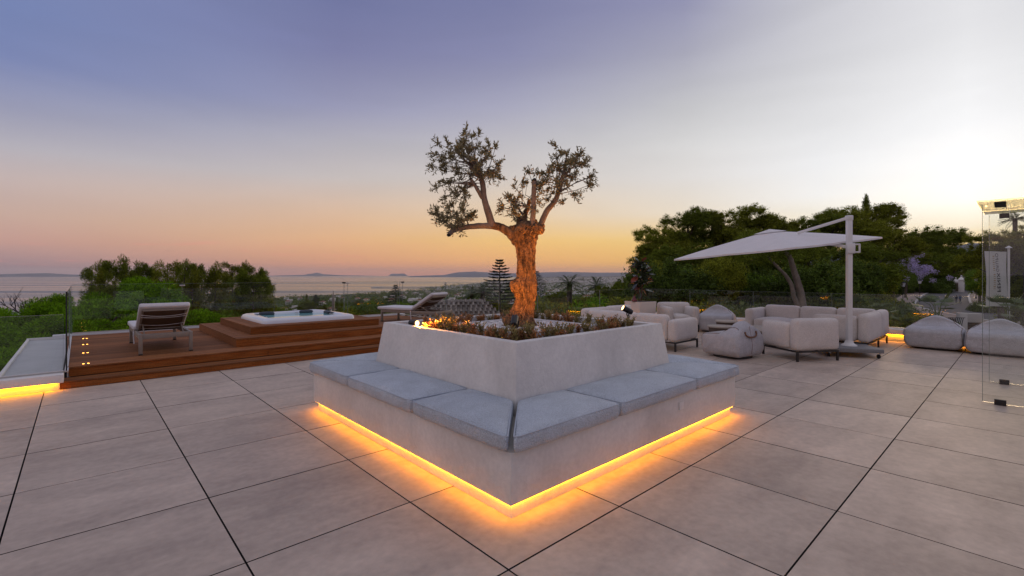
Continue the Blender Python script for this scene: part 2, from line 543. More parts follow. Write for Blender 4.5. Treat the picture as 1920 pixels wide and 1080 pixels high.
M['pine_dark'] = mat('pine_needles_dark', (0.13, 0.165, 0.018), 0.85, spec=0.1, island=0.6, trans=0.4, objrand=0.2)
M['pine_olive'] = mat('pine_needles_olive', (0.19, 0.21, 0.022), 0.85, spec=0.1, island=0.6, trans=0.45, objrand=0.2)
M['leaf_mid'] = mat('broad_leaf_green', (0.13, 0.21, 0.02), 0.75, spec=0.15, island=0.55, trans=0.3, objrand=0.2)
M['leaf_deep'] = mat('hedge_leaf_deep', (0.075, 0.115, 0.016), 0.75, spec=0.15, island=0.6, trans=0.25, objrand=0.2)
M['jacaranda'] = mat('lilac_blossom', (0.50, 0.43, 0.66), 0.7, island=0.35, trans=0.3)
M['bougain'] = mat('crimson_blossom', (0.30, 0.02, 0.06), 0.7, island=0.35, trans=0.3)
M['palm'] = mat('palm_frond', (0.090, 0.125, 0.030), 0.5, island=0.4, trans=0.3)
M['ficus'] = mat('rubber_plant_leaf', (0.040, 0.050, 0.028), 0.25, island=0.6, trans=0.12)
M['ficus_red'] = mat('rubber_plant_red_leaf', (0.20, 0.05, 0.03), 0.3, island=0.5, trans=0.2)
M['araucaria'] = mat('norfolk_pine_needles', (0.026, 0.042, 0.026), 0.7, island=0.4, trans=0.1)
M['bark'] = mat('pine_bark', (0.10, 0.075, 0.055), 0.9, var=0.4, vscale=4, bump=0.6, bscale=12)
M['bark_pale'] = mat('pale_pine_bark', (0.27, 0.22, 0.18), 0.9, var=0.4, vscale=3, bump=0.6, bscale=12)
M['bark_dead'] = mat('dead_wood', (0.045, 0.035, 0.033), 0.9)
M['ground'] = mat('hillside_ground', (0.034, 0.042, 0.018), 0.95, col2=(0.055, 0.055, 0.028), vscale=0.05, fine=0.4, coord='Object')
M['sea'] = mat('sea_water', (0.03, 0.045, 0.06), 0.16, bump=0.0)
M['mountain'] = mat('far_mountain', (0.13, 0.15, 0.20), 0.95, var=0.3, vscale=0.001)  # some of the distance haze is put into this lightened blue-grey colour
M['town_land'] = mat('wooded_plain', (0.045, 0.055, 0.028), 0.95)
M['asphalt'] = mat('asphalt', (0.085, 0.08, 0.085), 0.85, var=0.2, vscale=0.4, fine=0.1)
M['kerb'] = mat('pale_kerb', (0.45, 0.43, 0.42), 0.8)
M['pave'] = mat('pinkish_pavement', (0.27, 0.20, 0.17), 0.85, var=0.15, vscale=0.8, fine=0.1)
M['house_white'] = mat('house_white', (0.62, 0.60, 0.58), 0.8, objrand=0.15)
M['house_cream'] = mat('house_cream', (0.52, 0.45, 0.37), 0.8, objrand=0.15)
M['roof_tile'] = mat('terracotta_roof', (0.27, 0.12, 0.075), 0.85, objrand=0.2, var=0.2, vscale=1)
M['roof_grey'] = mat('weathered_roof_tile', (0.24, 0.20, 0.17), 0.85, var=0.35, vscale=4, objrand=0.45)
M['window'] = mat('dark_window', (0.02, 0.025, 0.03), 0.15)
M['banner'] = mat('white_banner_cloth', (0.66, 0.65, 0.62), 0.85, trans=0.25, var=0.06, vscale=2)
M['ink'] = mat('banner_ink', (0.04, 0.035, 0.035), 0.8)
M['ink_gold'] = mat('banner_gold_ink', (0.38, 0.26, 0.12), 0.8)
M['car_paint'] = mat('blue_car_paint', (0.05, 0.09, 0.15), 0.25, metal=0.4)
M['car_dark'] = mat('dark_car_paint', (0.03, 0.03, 0.035), 0.25, metal=0.3)
M['car_glass'] = mat('car_window', (0.02, 0.025, 0.03), 0.08)
M['rubber'] = mat('tyre_rubber', (0.015, 0.015, 0.015), 0.8)
M['tail'] = mat('lit_headlamp', (0.9, 0.8, 0.6), 0.3, emit=(1.0, 0.62, 0.25), estr=5.0)
M['skin'] = mat('skin', (0.35, 0.20, 0.14), 0.6)
M['hair'] = mat('dark_hair', (0.02, 0.015, 0.012), 0.7)
M['cloth_navy'] = mat('navy_jacket', (0.03, 0.035, 0.06), 0.9)
M['cloth_blue'] = mat('blue_shirt', (0.06, 0.10, 0.22), 0.9)
M['cloth_grey'] = mat('grey_trousers', (0.14, 0.14, 0.16), 0.9)
M['iron'] = mat('wrought_iron', (0.02, 0.02, 0.022), 0.5)
M['gate_wood'] = mat('brown_gate_slats', (0.09, 0.06, 0.04), 0.7, vscale=6, var=0.3, vstretch=(1, 8, 8))
M['table_stone'] = mat('beige_table_stone', (0.42, 0.36, 0.30), 0.6, var=0.1, vscale=6)
M['table_side'] = mat('brown_table_rope', (0.13, 0.095, 0.075), 0.9, var=0.2, vscale=30)
M['pot'] = mat('cream_pot', (0.66, 0.57, 0.50), 0.7, var=0.05, vscale=3)
M['red_orn'] = mat('dark_red_glaze', (0.13, 0.018, 0.02), 0.25)
def water_mat(name, tint, rough):
    m = bpy.data.materials.new(name)
    m.use_nodes = True
    T = NT(m.node_tree)
    b = m.node_tree.nodes['Principled BSDF']
    b.inputs['Base Color'].default_value = tuple(tint) + (1,)
    b.inputs['Roughness'].default_value = rough
    c = T.n('ShaderNodeTexCoord').outputs['Object']
    nz_ = T.n('ShaderNodeTexNoise')
    nz_.inputs['Scale'].default_value = 5
    T.l(c, nz_.inputs[0])
    bp = T.n('ShaderNodeBump')
    bp.inputs['Strength'].default_value = 0.12
    bp.inputs['Distance'].default_value = 0.02
    T.l(nz_.outputs[0], bp.inputs['Height'])
    T.l(bp.outputs[0], b.inputs['Normal'])
    return m
M['tub_water'] = water_mat('tub_water', (0.22, 0.50, 0.52), 0.08)
# sea: streaks of calm and ruffled water
def sea_mat():
    m = bpy.data.materials.new('sea_water')
    m.use_nodes = True
    T = NT(m.node_tree)
    b = m.node_tree.nodes['Principled BSDF']
    b.inputs['Base Color'].default_value = (0.03, 0.05, 0.065, 1)
    c = T.n('ShaderNodeTexCoord').outputs['Object']
    mpp = T.n('ShaderNodeMapping')
    mpp.inputs['Scale'].default_value = (0.00010, 0.0012, 1)
    T.l(c, mpp.inputs[0])
    nz_ = T.n('ShaderNodeTexNoise')
    nz_.inputs['Scale'].default_value = 1.6
    nz_.inputs['Detail'].default_value = 4
    T.l(mpp.outputs[0], nz_.inputs[0])
    T.l(T.maprange(nz_.outputs[0], 0.35, 0.65, 0.10, 0.34), b.inputs['Roughness'])
    return m
M['sea'] = sea_mat()
# ================================================================== SETTING: land, sea, mountains
RK = [0, 15, 30, 50, 85, 130, 180, 300, 600, 1200, 2200, 3500, 6000, 12000, 42000]
TZ = [
    (-180, [-7, -7, -7, -7, -7, -7, -7, -7, -5, 0, 20, 60, 80, 80, 80]),
    (-100, [-7, -8, -10, -13, -17, -22, -28, -45, -75, -96, -106, -110, -110, -110, -110]),
    (-47, [-7, -8, -10.5, -13, -15, -20, -27, -45, -75, -96, -106, -110, -110, -110, -110]),
    (-25, [-7, -8, -11, -14, -17, -22, -28, -42, -65, -85, -98.6, -107, -110, -110, -110]),
    (-20, [-7, -8, -11, -14, -17.5, -22, -28, -40, -62, -81, -98.5, -107, -110, -110, -110]),
    (-13, [-7, -8, -11, -14, -18, -22, -28, -39, -60, -78, -94, -106, -110, -110, -110]),
    (-8, [-7, -8, -11, -14, -18, -22, -28, -38, -58, -75, -89, -97, -107, -110, -110]),
    (-4, [-7, -8, -11, -14, -18, -22, -27, -38, -56, -72, -86, -93, -101, -108, -110]),
    (0, [-7, -8, -11, -14, -18, -22, -27, -38, -55, -70, -82, -88, -95, -104, -110]),
    (3, [-7, -8, -10.5, -13, -17, -20, -25, -36, -54, -68, -80, -86, -92, -98, -108]),
    (8, [-7, -7.5, -9.5, -12, -15, -18, -22, -34, -52, -66, -78, -84, -88, -85, -70]),
    (15, [-6, -7, -8, -10, -12, -14, -18, -30, -48, -62, -74, -80, -82, -70, 0]),
    (22, [-5, -5.5, -6, -6.6, -8, -9, -10, -15, -30, -45, -55, -60, -50, -10, 60]),
    (32, [-5, -5, -5, -5.5, -6.3, -5.6, -5, -6, -8, -10, -10, 0, 60, 80, 80]),
    (39, [-5, -5, -5, -5.3, -6.5, -4.9, -4.0, -2.5, 0, 15, 45, 60, 80, 80, 80]),
    (50, [-5, -5, -5, -5.2, -6.3, -4.7, -3.8, -2.5, 0, 15, 45, 60, 80, 80, 80]),
    (90, [-6, -6, -6, -6, -6, -5, -4, -2, 0, 15, 40, 60, 80, 80, 80]),
    (180, [-7, -7, -7, -7, -7, -7, -7, -7, -5, 0, 20, 60, 80, 80, 80]),
]
TZA = [t[0] for t in TZ]
TZM = np.array([t[1] for t in TZ], float)
RKA = np.array(RK, float)
def tz(x, y):
    r = math.hypot(x, y)
    a = math.degrees(math.atan2(x, y))
    k = 0
    while k < len(TZA) - 2 and a > TZA[k + 1]: k += 1
    f = (a - TZA[k]) / (TZA[k + 1] - TZA[k])
    row = TZM[k] * (1 - f) + TZM[k + 1] * f
    z = float(np.interp(r, RKA, row))
    return z
def tzn(x, y):
    r = math.hypot(x, y)
    return tz(x, y) + noise.noise(Vector((x * 0.03, y * 0.03, 1.3))) * min(0.5, r * 0.004) + noise.noise(Vector((x * 0.002, y * 0.002, 5))) * min(9, max(0, r - 250) * 0.006) * (1 if r < 5000 else 0.4)

def polar_sheet(name, rs, azs, zf, mt):
    v, f = [], []
    n = len(azs)
    for r in rs:
        for a in azs:
            x, y = r * math.sin(rad(a)), r * math.cos(rad(a))
            v.append((x, y, zf(x, y)))
    for i in range(len(rs) - 1):
        for k in range(n - 1):
            f.append((i * n + k, i * n + k + 1, (i + 1) * n + k + 1, (i + 1) * n + k))
    m = MB().add(v, f)
    return m.build(name, mt, smooth=True)
rs = [0.5] + [4 * 1.13 ** i for i in range(77)]
azs = [-180 + i * 8 for i in range(13)] + [-80 + i * 1.0 for i in range(161)] + [88 + i * 8 for i in range(12)]
azs[-1] = 180
tag(polar_sheet('ground', rs, azs, tzn, M['ground']), 'wooded green hillside falling away to the coast', 'ground', kind='structure')
tag(polar_sheet('sea', [300 * 1.35 ** i for i in range(17)], [-180 + 6 * i for i in range(61)], lambda x, y: -100.0, M['sea']), 'calm dusk sea reaching the horizon', 'sea', kind='structure')

def ridge(name, prof, R, depth, label, seed, base=-112.0):
    rng = random.Random(seed)
    v, f = [], []
    px0, px1 = prof[0][0], prof[-1][0]
    n = int((px1 - px0) / 2.5) + 2
    rows = 9
    for j in range(rows):
        t = j / (rows - 1)
        bell = math.sin(math.pi * t) ** 0.8
        for i in range(n):
            px = px0 + (px1 - px0) * i / (n - 1)
            y = np.interp(px, [p[0] for p in prof], [p[1] for p in prof])
            a = math.atan((px - 960) / 884.0)
            rr = R + (t - 0.5) * depth
            top = EYE + (515 - y) / 884.0 * R * math.cos(a)
            nz_ = noise.noise(Vector((i * 0.35, t * 4 + seed, seed))) * 0.12 + noise.noise(Vector((i * 0.11, t * 2, seed + 7))) * 0.15
            edge = min(1, i / 3.0, (n - 1 - i) / 3.0)
            z = base + (top - base) * bell * (1 + (nz_ - 0.02) * (1 if abs(t - 0.5) > 0.06 else 0.05)) * (0.25 + 0.75 * edge)
            v.append((rr * math.sin(a), rr * math.cos(a), z))
    for j in range(rows - 1):
        for i in range(n - 1):
            f.append((j * n + i, j * n + i + 1, (j + 1) * n + i + 1, (j + 1) * n + i))
    o = MB().add(v, f).build(name, M['mountain'], smooth=True)
    return tag(o, label, 'mountains', kind='structure')
ridge('mountains', [(-260, 513), (-100, 514.5), (0, 514), (40, 513), (85, 512), (130, 514.5), (155, 515), (180, 514), (240, 516.3), (330, 517), (420, 517.2)], 34000, 4000, 'low blue mountain coast far across the sea', 1)
ridge('mountains', [(500, 517), (540, 516), (572, 515.2), (579, 513.2), (585, 513.4), (594, 510.8), (606, 514), (640, 516), (690, 516.8), (725, 517.6)], 36000, 3000, 'twin-peaked blue headland on the far horizon', 2)
ridge('mountains', [(726, 518), (732, 513.4), (738, 513), (745, 513.3), (752, 512.7), (758, 512.8), (763, 515.6), (768, 518)], 34000, 1500, 'steep-sided table rock standing in the sea', 3)
ridge('mountains', [(764, 517.6), (800, 516.5), (834, 515.6), (846, 512.6), (860, 510.4), (882, 509.4), (906, 510), (932, 511.4), (962, 512.4), (1000, 511), (1060, 509.8), (1120, 511), (1200, 511), (1300, 509), (1420, 510)], 22000, 5000, 'long hazy blue hills behind the town', 4)
ridge('mountains', [(1500, 475), (1640, 470), (1740, 468), (1780, 464), (1800, 459.5), (1822, 455), (1838, 456), (1860, 461), (1900, 454), (1980, 466), (2200, 470)], 3600, 1400, 'hazy hill under the sunset glow beyond the road', 5, base=-20)

# ------------------------------------------------------------------ road
RC = [(72, 62), (76, 76), (81, 88), (90, 98.5), (98.5, 107.5), (109, 118.5), (121, 130), (150, 157), (190, 193), (240, 238), (320, 310)]
def spline(P, k=6):
    out = []
    for i in range(len(P) - 1):
        p0, p1, p2, p3 = P[max(i - 1, 0)], P[i], P[i + 1], P[min(i + 2, len(P) - 1)]
        for s in range(k):
            t = s / k
            out.append(tuple(0.5 * ((2 * p1[c]) + (-p0[c] + p2[c]) * t + (2 * p0[c] - 5 * p1[c] + 4 * p2[c] - p3[c]) * t * t + (-p0[c] + 3 * p1[c] - 3 * p2[c] + p3[c]) * t ** 3) for c in range(len(p1))))
    out.append(tuple(P[-1]))
    return out
RCS = spline(RC)
def strip(name, line, o0, o1, dz0, dz1, mt, label, cat, thick=0.0):
    v, f = [], []
    for i, p in enumerate(line):
        q0, q1 = line[max(i - 1, 0)], line[min(i + 1, len(line) - 1)]
        d = Vector((q1[0] - q0[0], q1[1] - q0[1], 0)).normalized()
        nr = Vector((d.y, -d.x, 0))
        zc = tz(p[0], p[1])
        for o, dz in ((o0, dz0), (o1, dz1)):
            v.append((p[0] + nr.x * o, p[1] + nr.y * o, zc + dz))
    for i in range(len(line) - 1):
        f.append((2 * i, 2 * i + 1, 2 * i + 3, 2 * i + 2))
    if thick:
        n = len(v)
        v += [(x, y, z - thick) for x, y, z in v]
        f += [(2 * i, 2 * i + 2, n + 2 * i + 2, n + 2 * i) for i in range(len(line) - 1)]
        f += [(2 * i + 3, 2 * i + 1, n + 2 * i + 1, n + 2 * i + 3) for i in range(len(line) - 1)]
    return tag(MB().add(v, f).build(name, mt, smooth=False), label, cat, kind='structure')
strip('road', RCS, -4.0, 4.0, 0.62, 0.62, M['asphalt'], 'grey asphalt road curving away uphill past the gate pillars', 'road', 1.4)
strip('pavement', RCS, -8.0, -4.35, 0.74, 0.74, M['pave'], 'pinkish pavement along the outer bend of the road', 'pavement', 1.4)
strip('pavement', RCS, 4.35, 8.5, 0.74, 0.74, M['pave'], 'pinkish pavement on the garden side of the road', 'pavement', 1.4)
strip('kerb', RCS, -4.35, -4.0, 0.76, 0.76, M['kerb'], 'pale kerb along the outer bend of the road', 'kerb', 0.6)
strip('kerb', RCS, 4.0, 4.35, 0.76, 0.76, M['kerb'], 'pale kerb on the garden side of the road', 'kerb', 0.6)

# ================================================================== TERRACE
GU, GV = -0.338, 0.836
floor = MB()
floor.box(-16, 14.25, -14, 8.80, -0.45, -0.062)
floor = floor.build('terrace_floor', M['joint'])
floor.rotation_euler = (0, 0, RB)
tag(floor, 'large square beige stone tiles paving the roof terrace', 'terrace floor', kind='structure')
_tm = {}
def tile_mesh(w, d):
    k = (round(w, 3), round(d, 3))
    if k not in _tm:
        me = MB().box(0.005, w - 0.005, 0.005, d - 0.005, -0.06, 0.0).mesh('tile', M['tile'])
        me.materials.append(M['joint'])          # sides in the dark grout of the joint
        for p in me.polygons:
            if p.normal.z < 0.5: p.material_index = 1
        _tm[k] = me
    return _tm[k]
rng = random.Random(5)
for i in range(-9, 15):
    for j in range(-4, 8):
        u0, v0 = GU + i, GV + j
        u1, v1 = min(u0 + 1, 13.94), min(v0 + 1, 8.80)
        if u0 >= 13.94: continue
        c = uv((u0 + u1) / 2, (v0 + v1) / 2)
        if c.y < 0.6 or abs(c.x) > 1.15 * c.y + 1.3: continue
        if 2.1 < u0 and u1 < 5.2 and 2.3 < v0 and v1 < 5.4: continue
        t = link('tile', tile_mesh(u1 - u0, v1 - v0), floor)
        t.location = (u0, v0, rng.uniform(-0.0008, 0.0008))
# the rest of the paving, behind the camera and out to the sides, as one part
rest = MB()
for i in range(-15, 15):
    for j in range(-14, 8):
        u0, v0 = GU + i, GV + j
        u1, v1 = min(u0 + 1, 13.94), min(v0 + 1, 8.80)
        if u0 >= 13.94: continue
        c = uv((u0 + u1) / 2, (v0 + v1) / 2)
        if c.y < 0.6 or abs(c.x) > 1.15 * c.y + 1.3:
            rest.box(u0 + 0.004, u1 - 0.004, v0 + 0.004, v1 - 0.004, -0.06, 0.0)
ro = rest.build('paving', M['tile'], floor)
ro['kind'] = 'stuff'
# body of the house under the terrace and the deck
hb = MB().box(-16, 14.2, -14, 8.78, -9.0, -0.46)
hb.box(-0.6, 8.0, 8.79, 13.6, -9.0, -0.3)
hb = hb.build('house_wall', M['plaster'])
hb.rotation_euler = (0, 0, RB)
tag(hb, 'white house walls carrying the roof terrace', 'house', kind='structure')

# ------------------------------------------------------------------ wooden deck
Z1, Z2 = 0.105, 0.245
deck = thing('wood_deck', 'low reddish brown timber deck with two steps beside the terrace tiles', 'deck', uv(-0.11, 8.80), RB)
DW, DD = 7.74, 4.96
sub = MB().box(0.02, DW - 0.02, 0.37, DD, -0.25, Z2 - 0.026)
sub.box(-0.05, DW - 0.02, 0.022, 0.368, -0.25, Z1 - 0.026)
sub.build('frame', M['darkbase'], deck)
bw = 0.118
pm = MB().box(0, DW, 0, bw - 0.008, -0.025, 0).mesh('plank', M['wood'], bevel=0.003, segs=1)
y = 0.335
while y + bw < DD:
    p = link('plank', pm, deck)
    p.location = (0, y, Z2)
    y += bw
ym = MB().box(-0.08, DW, 0, 0.158, -0.025, 0).mesh('plank', M['wood'], bevel=0.003, segs=1)
for yy in (-0.006, 0.157):
    p = link('plank', ym, deck)
    p.location = (0, yy, Z1)
for nm, x0, yy, z0, z1 in (('riser', -0.08, 0.0, 0.002, Z1 - 0.027), ('riser', 0.0, 0.35, Z1 + 0.002, Z2 - 0.028)):
    cuts_ = [x0, 2.6, 5.2, DW]
    for q in range(3):
        MB().box(cuts_[q] + 0.002, cuts_[q + 1] - 0.002, yy, yy + 0.02, z0, z1).build(nm, M['wood_red'], deck, bevel=0.002, segs=1)
MB().box(-0.012, -0.001, 0.352, DD, 0.0, Z2 + 0.012).build('edge_trim', M['stone_cap'], deck)
MB().box(-0.3, DW + 0.25, DD + 0.002, DD + 0.20, -0.3, Z2 + 0.03).build('edge_kerb', M['stone_cap'], deck, bevel=0.006)

# recessed deck lights
for k, (u, v) in enumerate([(0.075, 9.28), (0.08, 10.56), (0.085, 11.83), (0.09, 12.93)]):
    t = thing('deck_light', ['recessed amber deck light nearest the deck step, at the glass edge', 'recessed amber deck light second from the deck step', 'recessed amber deck light third from the deck step', 'recessed amber deck light farthest from the step, by the rear kerb'][k], 'deck light', uv(u, v, Z2 + 0.001), RB, 'lights in the deck edge')
    MB().box(-0.045, 0.045, -0.016, 0.016, 0.0, 0.004).build('plate', M['taupe_metal'], t)
    for s in (-0.027, 0.027):
        MB().lathe([(0.012, 0.0045), (0.012, 0.008), (0.008, 0.009)], 12, (s, 0, 0)).build('lens', M['lamp_dot'], t)

# ------------------------------------------------------------------ hot tub platform
plat = thing('hot_tub_platform', 'two-tier timber platform built round the sunken hot tub', 'platform', uv(2.08, 9.57, Z2), RB)
T1, T2 = 0.155, 0.30           # tier heights above the deck
LW, LD = 3.36, 3.55
UX, UY, UW, UD = 0.345, 0.475, 2.65, 2.64
TX, TY, TS = 0.66, 0.80, 1.95       # tub opening
co = MB().box(0.02, LW - 0.02, 0.02, LD - 0.02, 0.001, T1 - 0.026)
co.box(UX + 0.02, UX + UW - 0.02, UY + 0.02, TY + 0.06, T1 - 0.025, T2 - 0.026)
co.box(UX + 0.02, UX + UW - 0.02, TY + TS - 0.06, UY + UD - 0.02, T1 - 0.025, T2 - 0.026)
co.box(UX + 0.02, TX + 0.06, TY + 0.06, TY + TS - 0.06, T1 - 0.025, T2 - 0.026)
co.box(TX + TS - 0.06, UX + UW - 0.02, TY + 0.06, TY + TS - 0.06, T1 - 0.025, T2 - 0.026)
co.build('core', M['darkbase'], plat)
def planks(x0, x1, y0, y1, z, along, n):
    for q in range(n):
        if along == 'x':
            a, b_ = y0 + (y1 - y0) * q / n, y0 + (y1 - y0) * (q + 1) / n
            MB().box(x0, x1, a + 0.0025, b_ - 0.0025, z - 0.024, z).build('plank', M['wood'], plat, bevel=0.002, segs=1)
        else:
            a, b_ = x0 + (x1 - x0) * q / n, x0 + (x1 - x0) * (q + 1) / n
            MB().box(a + 0.0025, b_ - 0.0025, y0, y1, z - 0.024, z).build('plank', M['wood'], plat, bevel=0.002, segs=1)
planks(0, LW, 0, UY + 0.02, T1, 'x', 4)
planks(0, UX + 0.02, UY + 0.022, LD, T1, 'y', 3)
planks(UX + UW - 0.02, LW, UY + 0.022, LD, T1, 'y', 3)
planks(UX + 0.022, UX + UW - 0.022, UY + UD - 0.02, LD, T1, 'x', 3)
planks(UX, UX + UW, UY, TY + 0.04, T2, 'x', 3)
planks(UX, UX + UW, TY + TS - 0.04, UY + UD, T2, 'x', 3)
planks(UX, TX + 0.04, TY + 0.042, TY + TS - 0.042, T2, 'y', 3)
planks(TX + TS - 0.04, UX + UW, TY + 0.042, TY + TS - 0.042, T2, 'y', 3)
def riser(x0, x1, y0, y1, z0, z1, mt):
    MB().box(x0, x1, y0, y1, z0, z1).build('riser', mt, plat, bevel=0.002, segs=1)
for x0, x1, y0, y1, z0, z1 in ((0, LW, 0, LD, 0.002, T1 - 0.026), (UX, UX + UW, UY, UY + UD, T1 + 0.002, T2 - 0.026)):
    riser(x0, x1, y0, y0 + 0.018, z0, z1, M['wood_red'])
    riser(x0, x1, y1 - 0.018, y1, z0, z1, M['wood_red'])
    riser(x0, x0 + 0.018, y0 + 0.02, y1 - 0.02, z0, z1, M['wood'])
    riser(x1 - 0.018, x1, y0 + 0.02, y1 - 0.02, z0, z1, M['wood'])

# ------------------------------------------------------------------ hot tub
tub = thing('hot_tub', 'white acrylic hot tub filled with turquoise water, sunk in timber platform', 'hot tub', uv(2.08 + TX + TS / 2, 9.57 + TY + TS / 2, Z2 + T2 + 0.001), RB)
def sqring(h, rc, z, n=8):
    """rounded square outline, half size h"""
    out = []
    for cx, cy, a0 in ((h - rc, h - rc, 0), (-h + rc, h - rc, 90), (-h + rc, -h + rc, 180), (h - rc, -h + rc, 270)):
        for k in range(n):
            a = rad(a0 + 90 * k / (n - 1))
            out.append((cx + rc * math.cos(a), cy + rc * math.sin(a), z))
    return out
H_ = TS / 2
prof = [(H_, 0.16, 0.0), (H_ - 0.005, 0.16, 0.05), (H_ - 0.03, 0.16, 0.085), (H_ - 0.09, 0.16, 0.105), (H_ - 0.17, 0.18, 0.10), (H_ - 0.215, 0.22, 0.07), (H_ - 0.24, 0.26, 0.0), (H_ - 0.30, 0.30, -0.10), (H_ - 0.36, 0.34, -0.21)]
rings = [sqring(*p) for p in prof]
n = len(rings[0])
sh = MB()
# the rim swells where the headrests sit
vv = []
for ri, r in enumerate(rings):
    for (x, y_, z) in r:
        sw = 0.0
        if 2 <= ri <= 5:
            for hx, hy in ((-0.35, 0.82), (0.55, 0.82), (-0.84, 0.5)):
                sw = max(sw, 0.035 * math.exp(-((x - hx) ** 2 + (y_ - hy) ** 2) / 0.05))
        vv.append((x, y_, z + sw))
ff = []
for i in range(len(rings) - 1):
    for k in range(n):
        ff.append((i * n + k, i * n + (k + 1) % n, (i + 1) * n + (k + 1) % n, (i + 1) * n + k))
ff.append(tuple((len(rings) - 1) * n + k for k in range(n)))
sh.add(vv, ff)
shell = sh.build('shell', M['acrylic'], tub, smooth=True)
MB().add(sqring(H_ - 0.222, 0.24, 0.052), [tuple(range(n))]).build('water', M['tub_water'], tub)
for hx, hy, rz in ((0.45, 0.775, 0), (-0.45, 0.775, 0), (-0.78, 0.30, 90), (0.78, 0.25, 90)):
    o = soft('headrest', tub, (hx, hy, 0.035), 0.34, 0.09, 0.085, 0.038, M['head'], rz=rad(rz), cuts=5, wr=0.0, puff=0.012)
for hx, hy in ((0.2, 0.70), (0.72, 0.72), (-0.72, -0.2), (0.1, -0.72)):
    MB().lathe([(0.028, 0.0), (0.028, 0.012), (0.012, 0.02)], 12, (hx, hy, 0.07)).build('jet', M['steel'], tub)
MB().box(0.70, 0.80, -0.12, 0.12, 0.106, 0.112).build('control_panel', M['head'], tub, bevel=0.002)

# ------------------------------------------------------------------ parapet kerbs with amber light strips
kerb = thing('terrace_kerb', 'white rendered kerb under the glass railing, lit amber from below', 'kerb wall', uv(13.94, 8.72), RB)
kb = MB()
kb.box(0.0, 0.32, -14.0, 0.42, 0.155, 0.285)
kb.box(-6.28, -0.002, 0.0, 0.42, 0.155, 0.285)
kb.build('cap', M['plaster'], kerb, bevel=0.006)
kb = MB().box(0.09, 0.30, -14.0, 0.40, -0.3, 0.153)
kb.box(-6.28, 0.088, 0.09, 0.40, -0.3, 0.153)
kb.build('plinth', M['plaster'], kerb)
MB().box(0.055, 0.085, -14.0, 0.05, 0.138, 0.1525).build('light_strip', M['led'], kerb)
MB().box(-6.28, 0.05, 0.055, 0.085, 0.138, 0.1525).build('light_strip', M['led'], kerb)

ledge = thing('roof_ledge', 'grey flat roof ledge with white rim and amber strip light beside the deck', 'ledge', uv(-0.15, 8.66), RB)
lb = MB()
lb.box(-8.0, 0.0, 0.0, 0.30, 0.112, 0.222)
lb.box(-0.64, -0.60, 0.302, 5.15, 0.05, 0.225)
lb.box(-0.64, -0.02, 5.152, 5.2, 0.05, 0.24)
lb.build('rim', M['plaster'], ledge, bevel=0.005)
MB().box(-0.598, -0.02, 0.302, 5.15, -0.2, 0.19).build('flat_roof', mat('grey_roof_membrane', (0.50, 0.50, 0.50), 0.8, var=0.12, vscale=3, fine=0.05), ledge)
MB().box(-8.0, -0.041, 0.13, 0.28, -0.02, 0.11).build('plinth', M['plaster'], ledge)
MB().box(-8.0, -0.07, 0.085, 0.125, 0.096, 0.1105).build('light_strip', M['led'], ledge)

# ------------------------------------------------------------------ glass railings
def railing(label, p0, joints, z0, z1, name='glass_railing', post_end=False, along='u', clamps=True, wall=None):
    """run of frameless panes; joints are distances along the run"""
    t = thing(name, label, 'railing', p0, RB if along == 'u' else RB + math.pi / 2)
    for q in range(len(joints) - 1):
        a, b_ = joints[q] + 0.006, joints[q + 1] - 0.006
        MB().add([(a, 0, z0), (b_, 0, z0), (b_, 0, z1), (a, 0, z1)], [(0, 1, 2, 3)]).build('glass_pane', M['glass'], t)
        eb = MB()
        eb.box(a, b_, -0.006, 0.006, z1, z1 + 0.004)
        eb.box(a, a + 0.002, -0.006, 0.006, z0, z1 - 0.001)
        eb.box(b_ - 0.002, b_, -0.006, 0.006, z0, z1 - 0.001)
        eb.build('pane_edge', M['glass_edge'], t)
        if clamps and q:
            MB().box(joints[q] - 0.055, joints[q] + 0.055, -0.016, 0.016, z1 - 0.06, z1 - 0.03).build('clamp', M['steel'], t, bevel=0.003)
    MB().box(joints[0], joints[-1], -0.02, 0.02, z0 - 0.02, z0 - 0.002).build('base_channel', M['steel'], t)
    if post_end:
        MB().box(-0.012, 0.0, -0.008, 0.008, z0, z1).build('dark_edge', M['dark_edge'], t)
    return t
railing('glass railing along the far edge of the timber deck', uv(-0.11, 13.86), [0, 1.96, 4.03, 6.09, 7.77], Z2 + 0.055, 1.335)
railing('glass side railing with dark edge between deck and roof ledge', uv(-0.125, 8.82), [0, 2.5, 5.0], Z2 - 0.0, 1.318, post_end=True, along='v', clamps=False)
railing('glass side railing at the end of the deck by the second lounger', uv(7.70, 8.82), [0, 2.36, 5.0], Z2 + 0.03, 1.335, post_end=True, along='v')
railing('lower glass railing standing on the roof ledge rim', uv(-7.0, 8.87), [0, 2.2, 4.4, 6.85], 0.245, 1.005, clamps=False)
railing('glass railing behind the planter and the left-hand sofa', uv(7.74, 8.93), [0, 1.40, 4.16, 6.40], 0.31, 1.07, clamps=False)
railing('glass railing along the sofa side of the terrace facing the road', uv(14.18, -5.0), [0, 2.7, 4.56, 6.46, 8.35, 10.25, 12.15, 13.90], 0.31, 1.07, along='v', clamps=False)

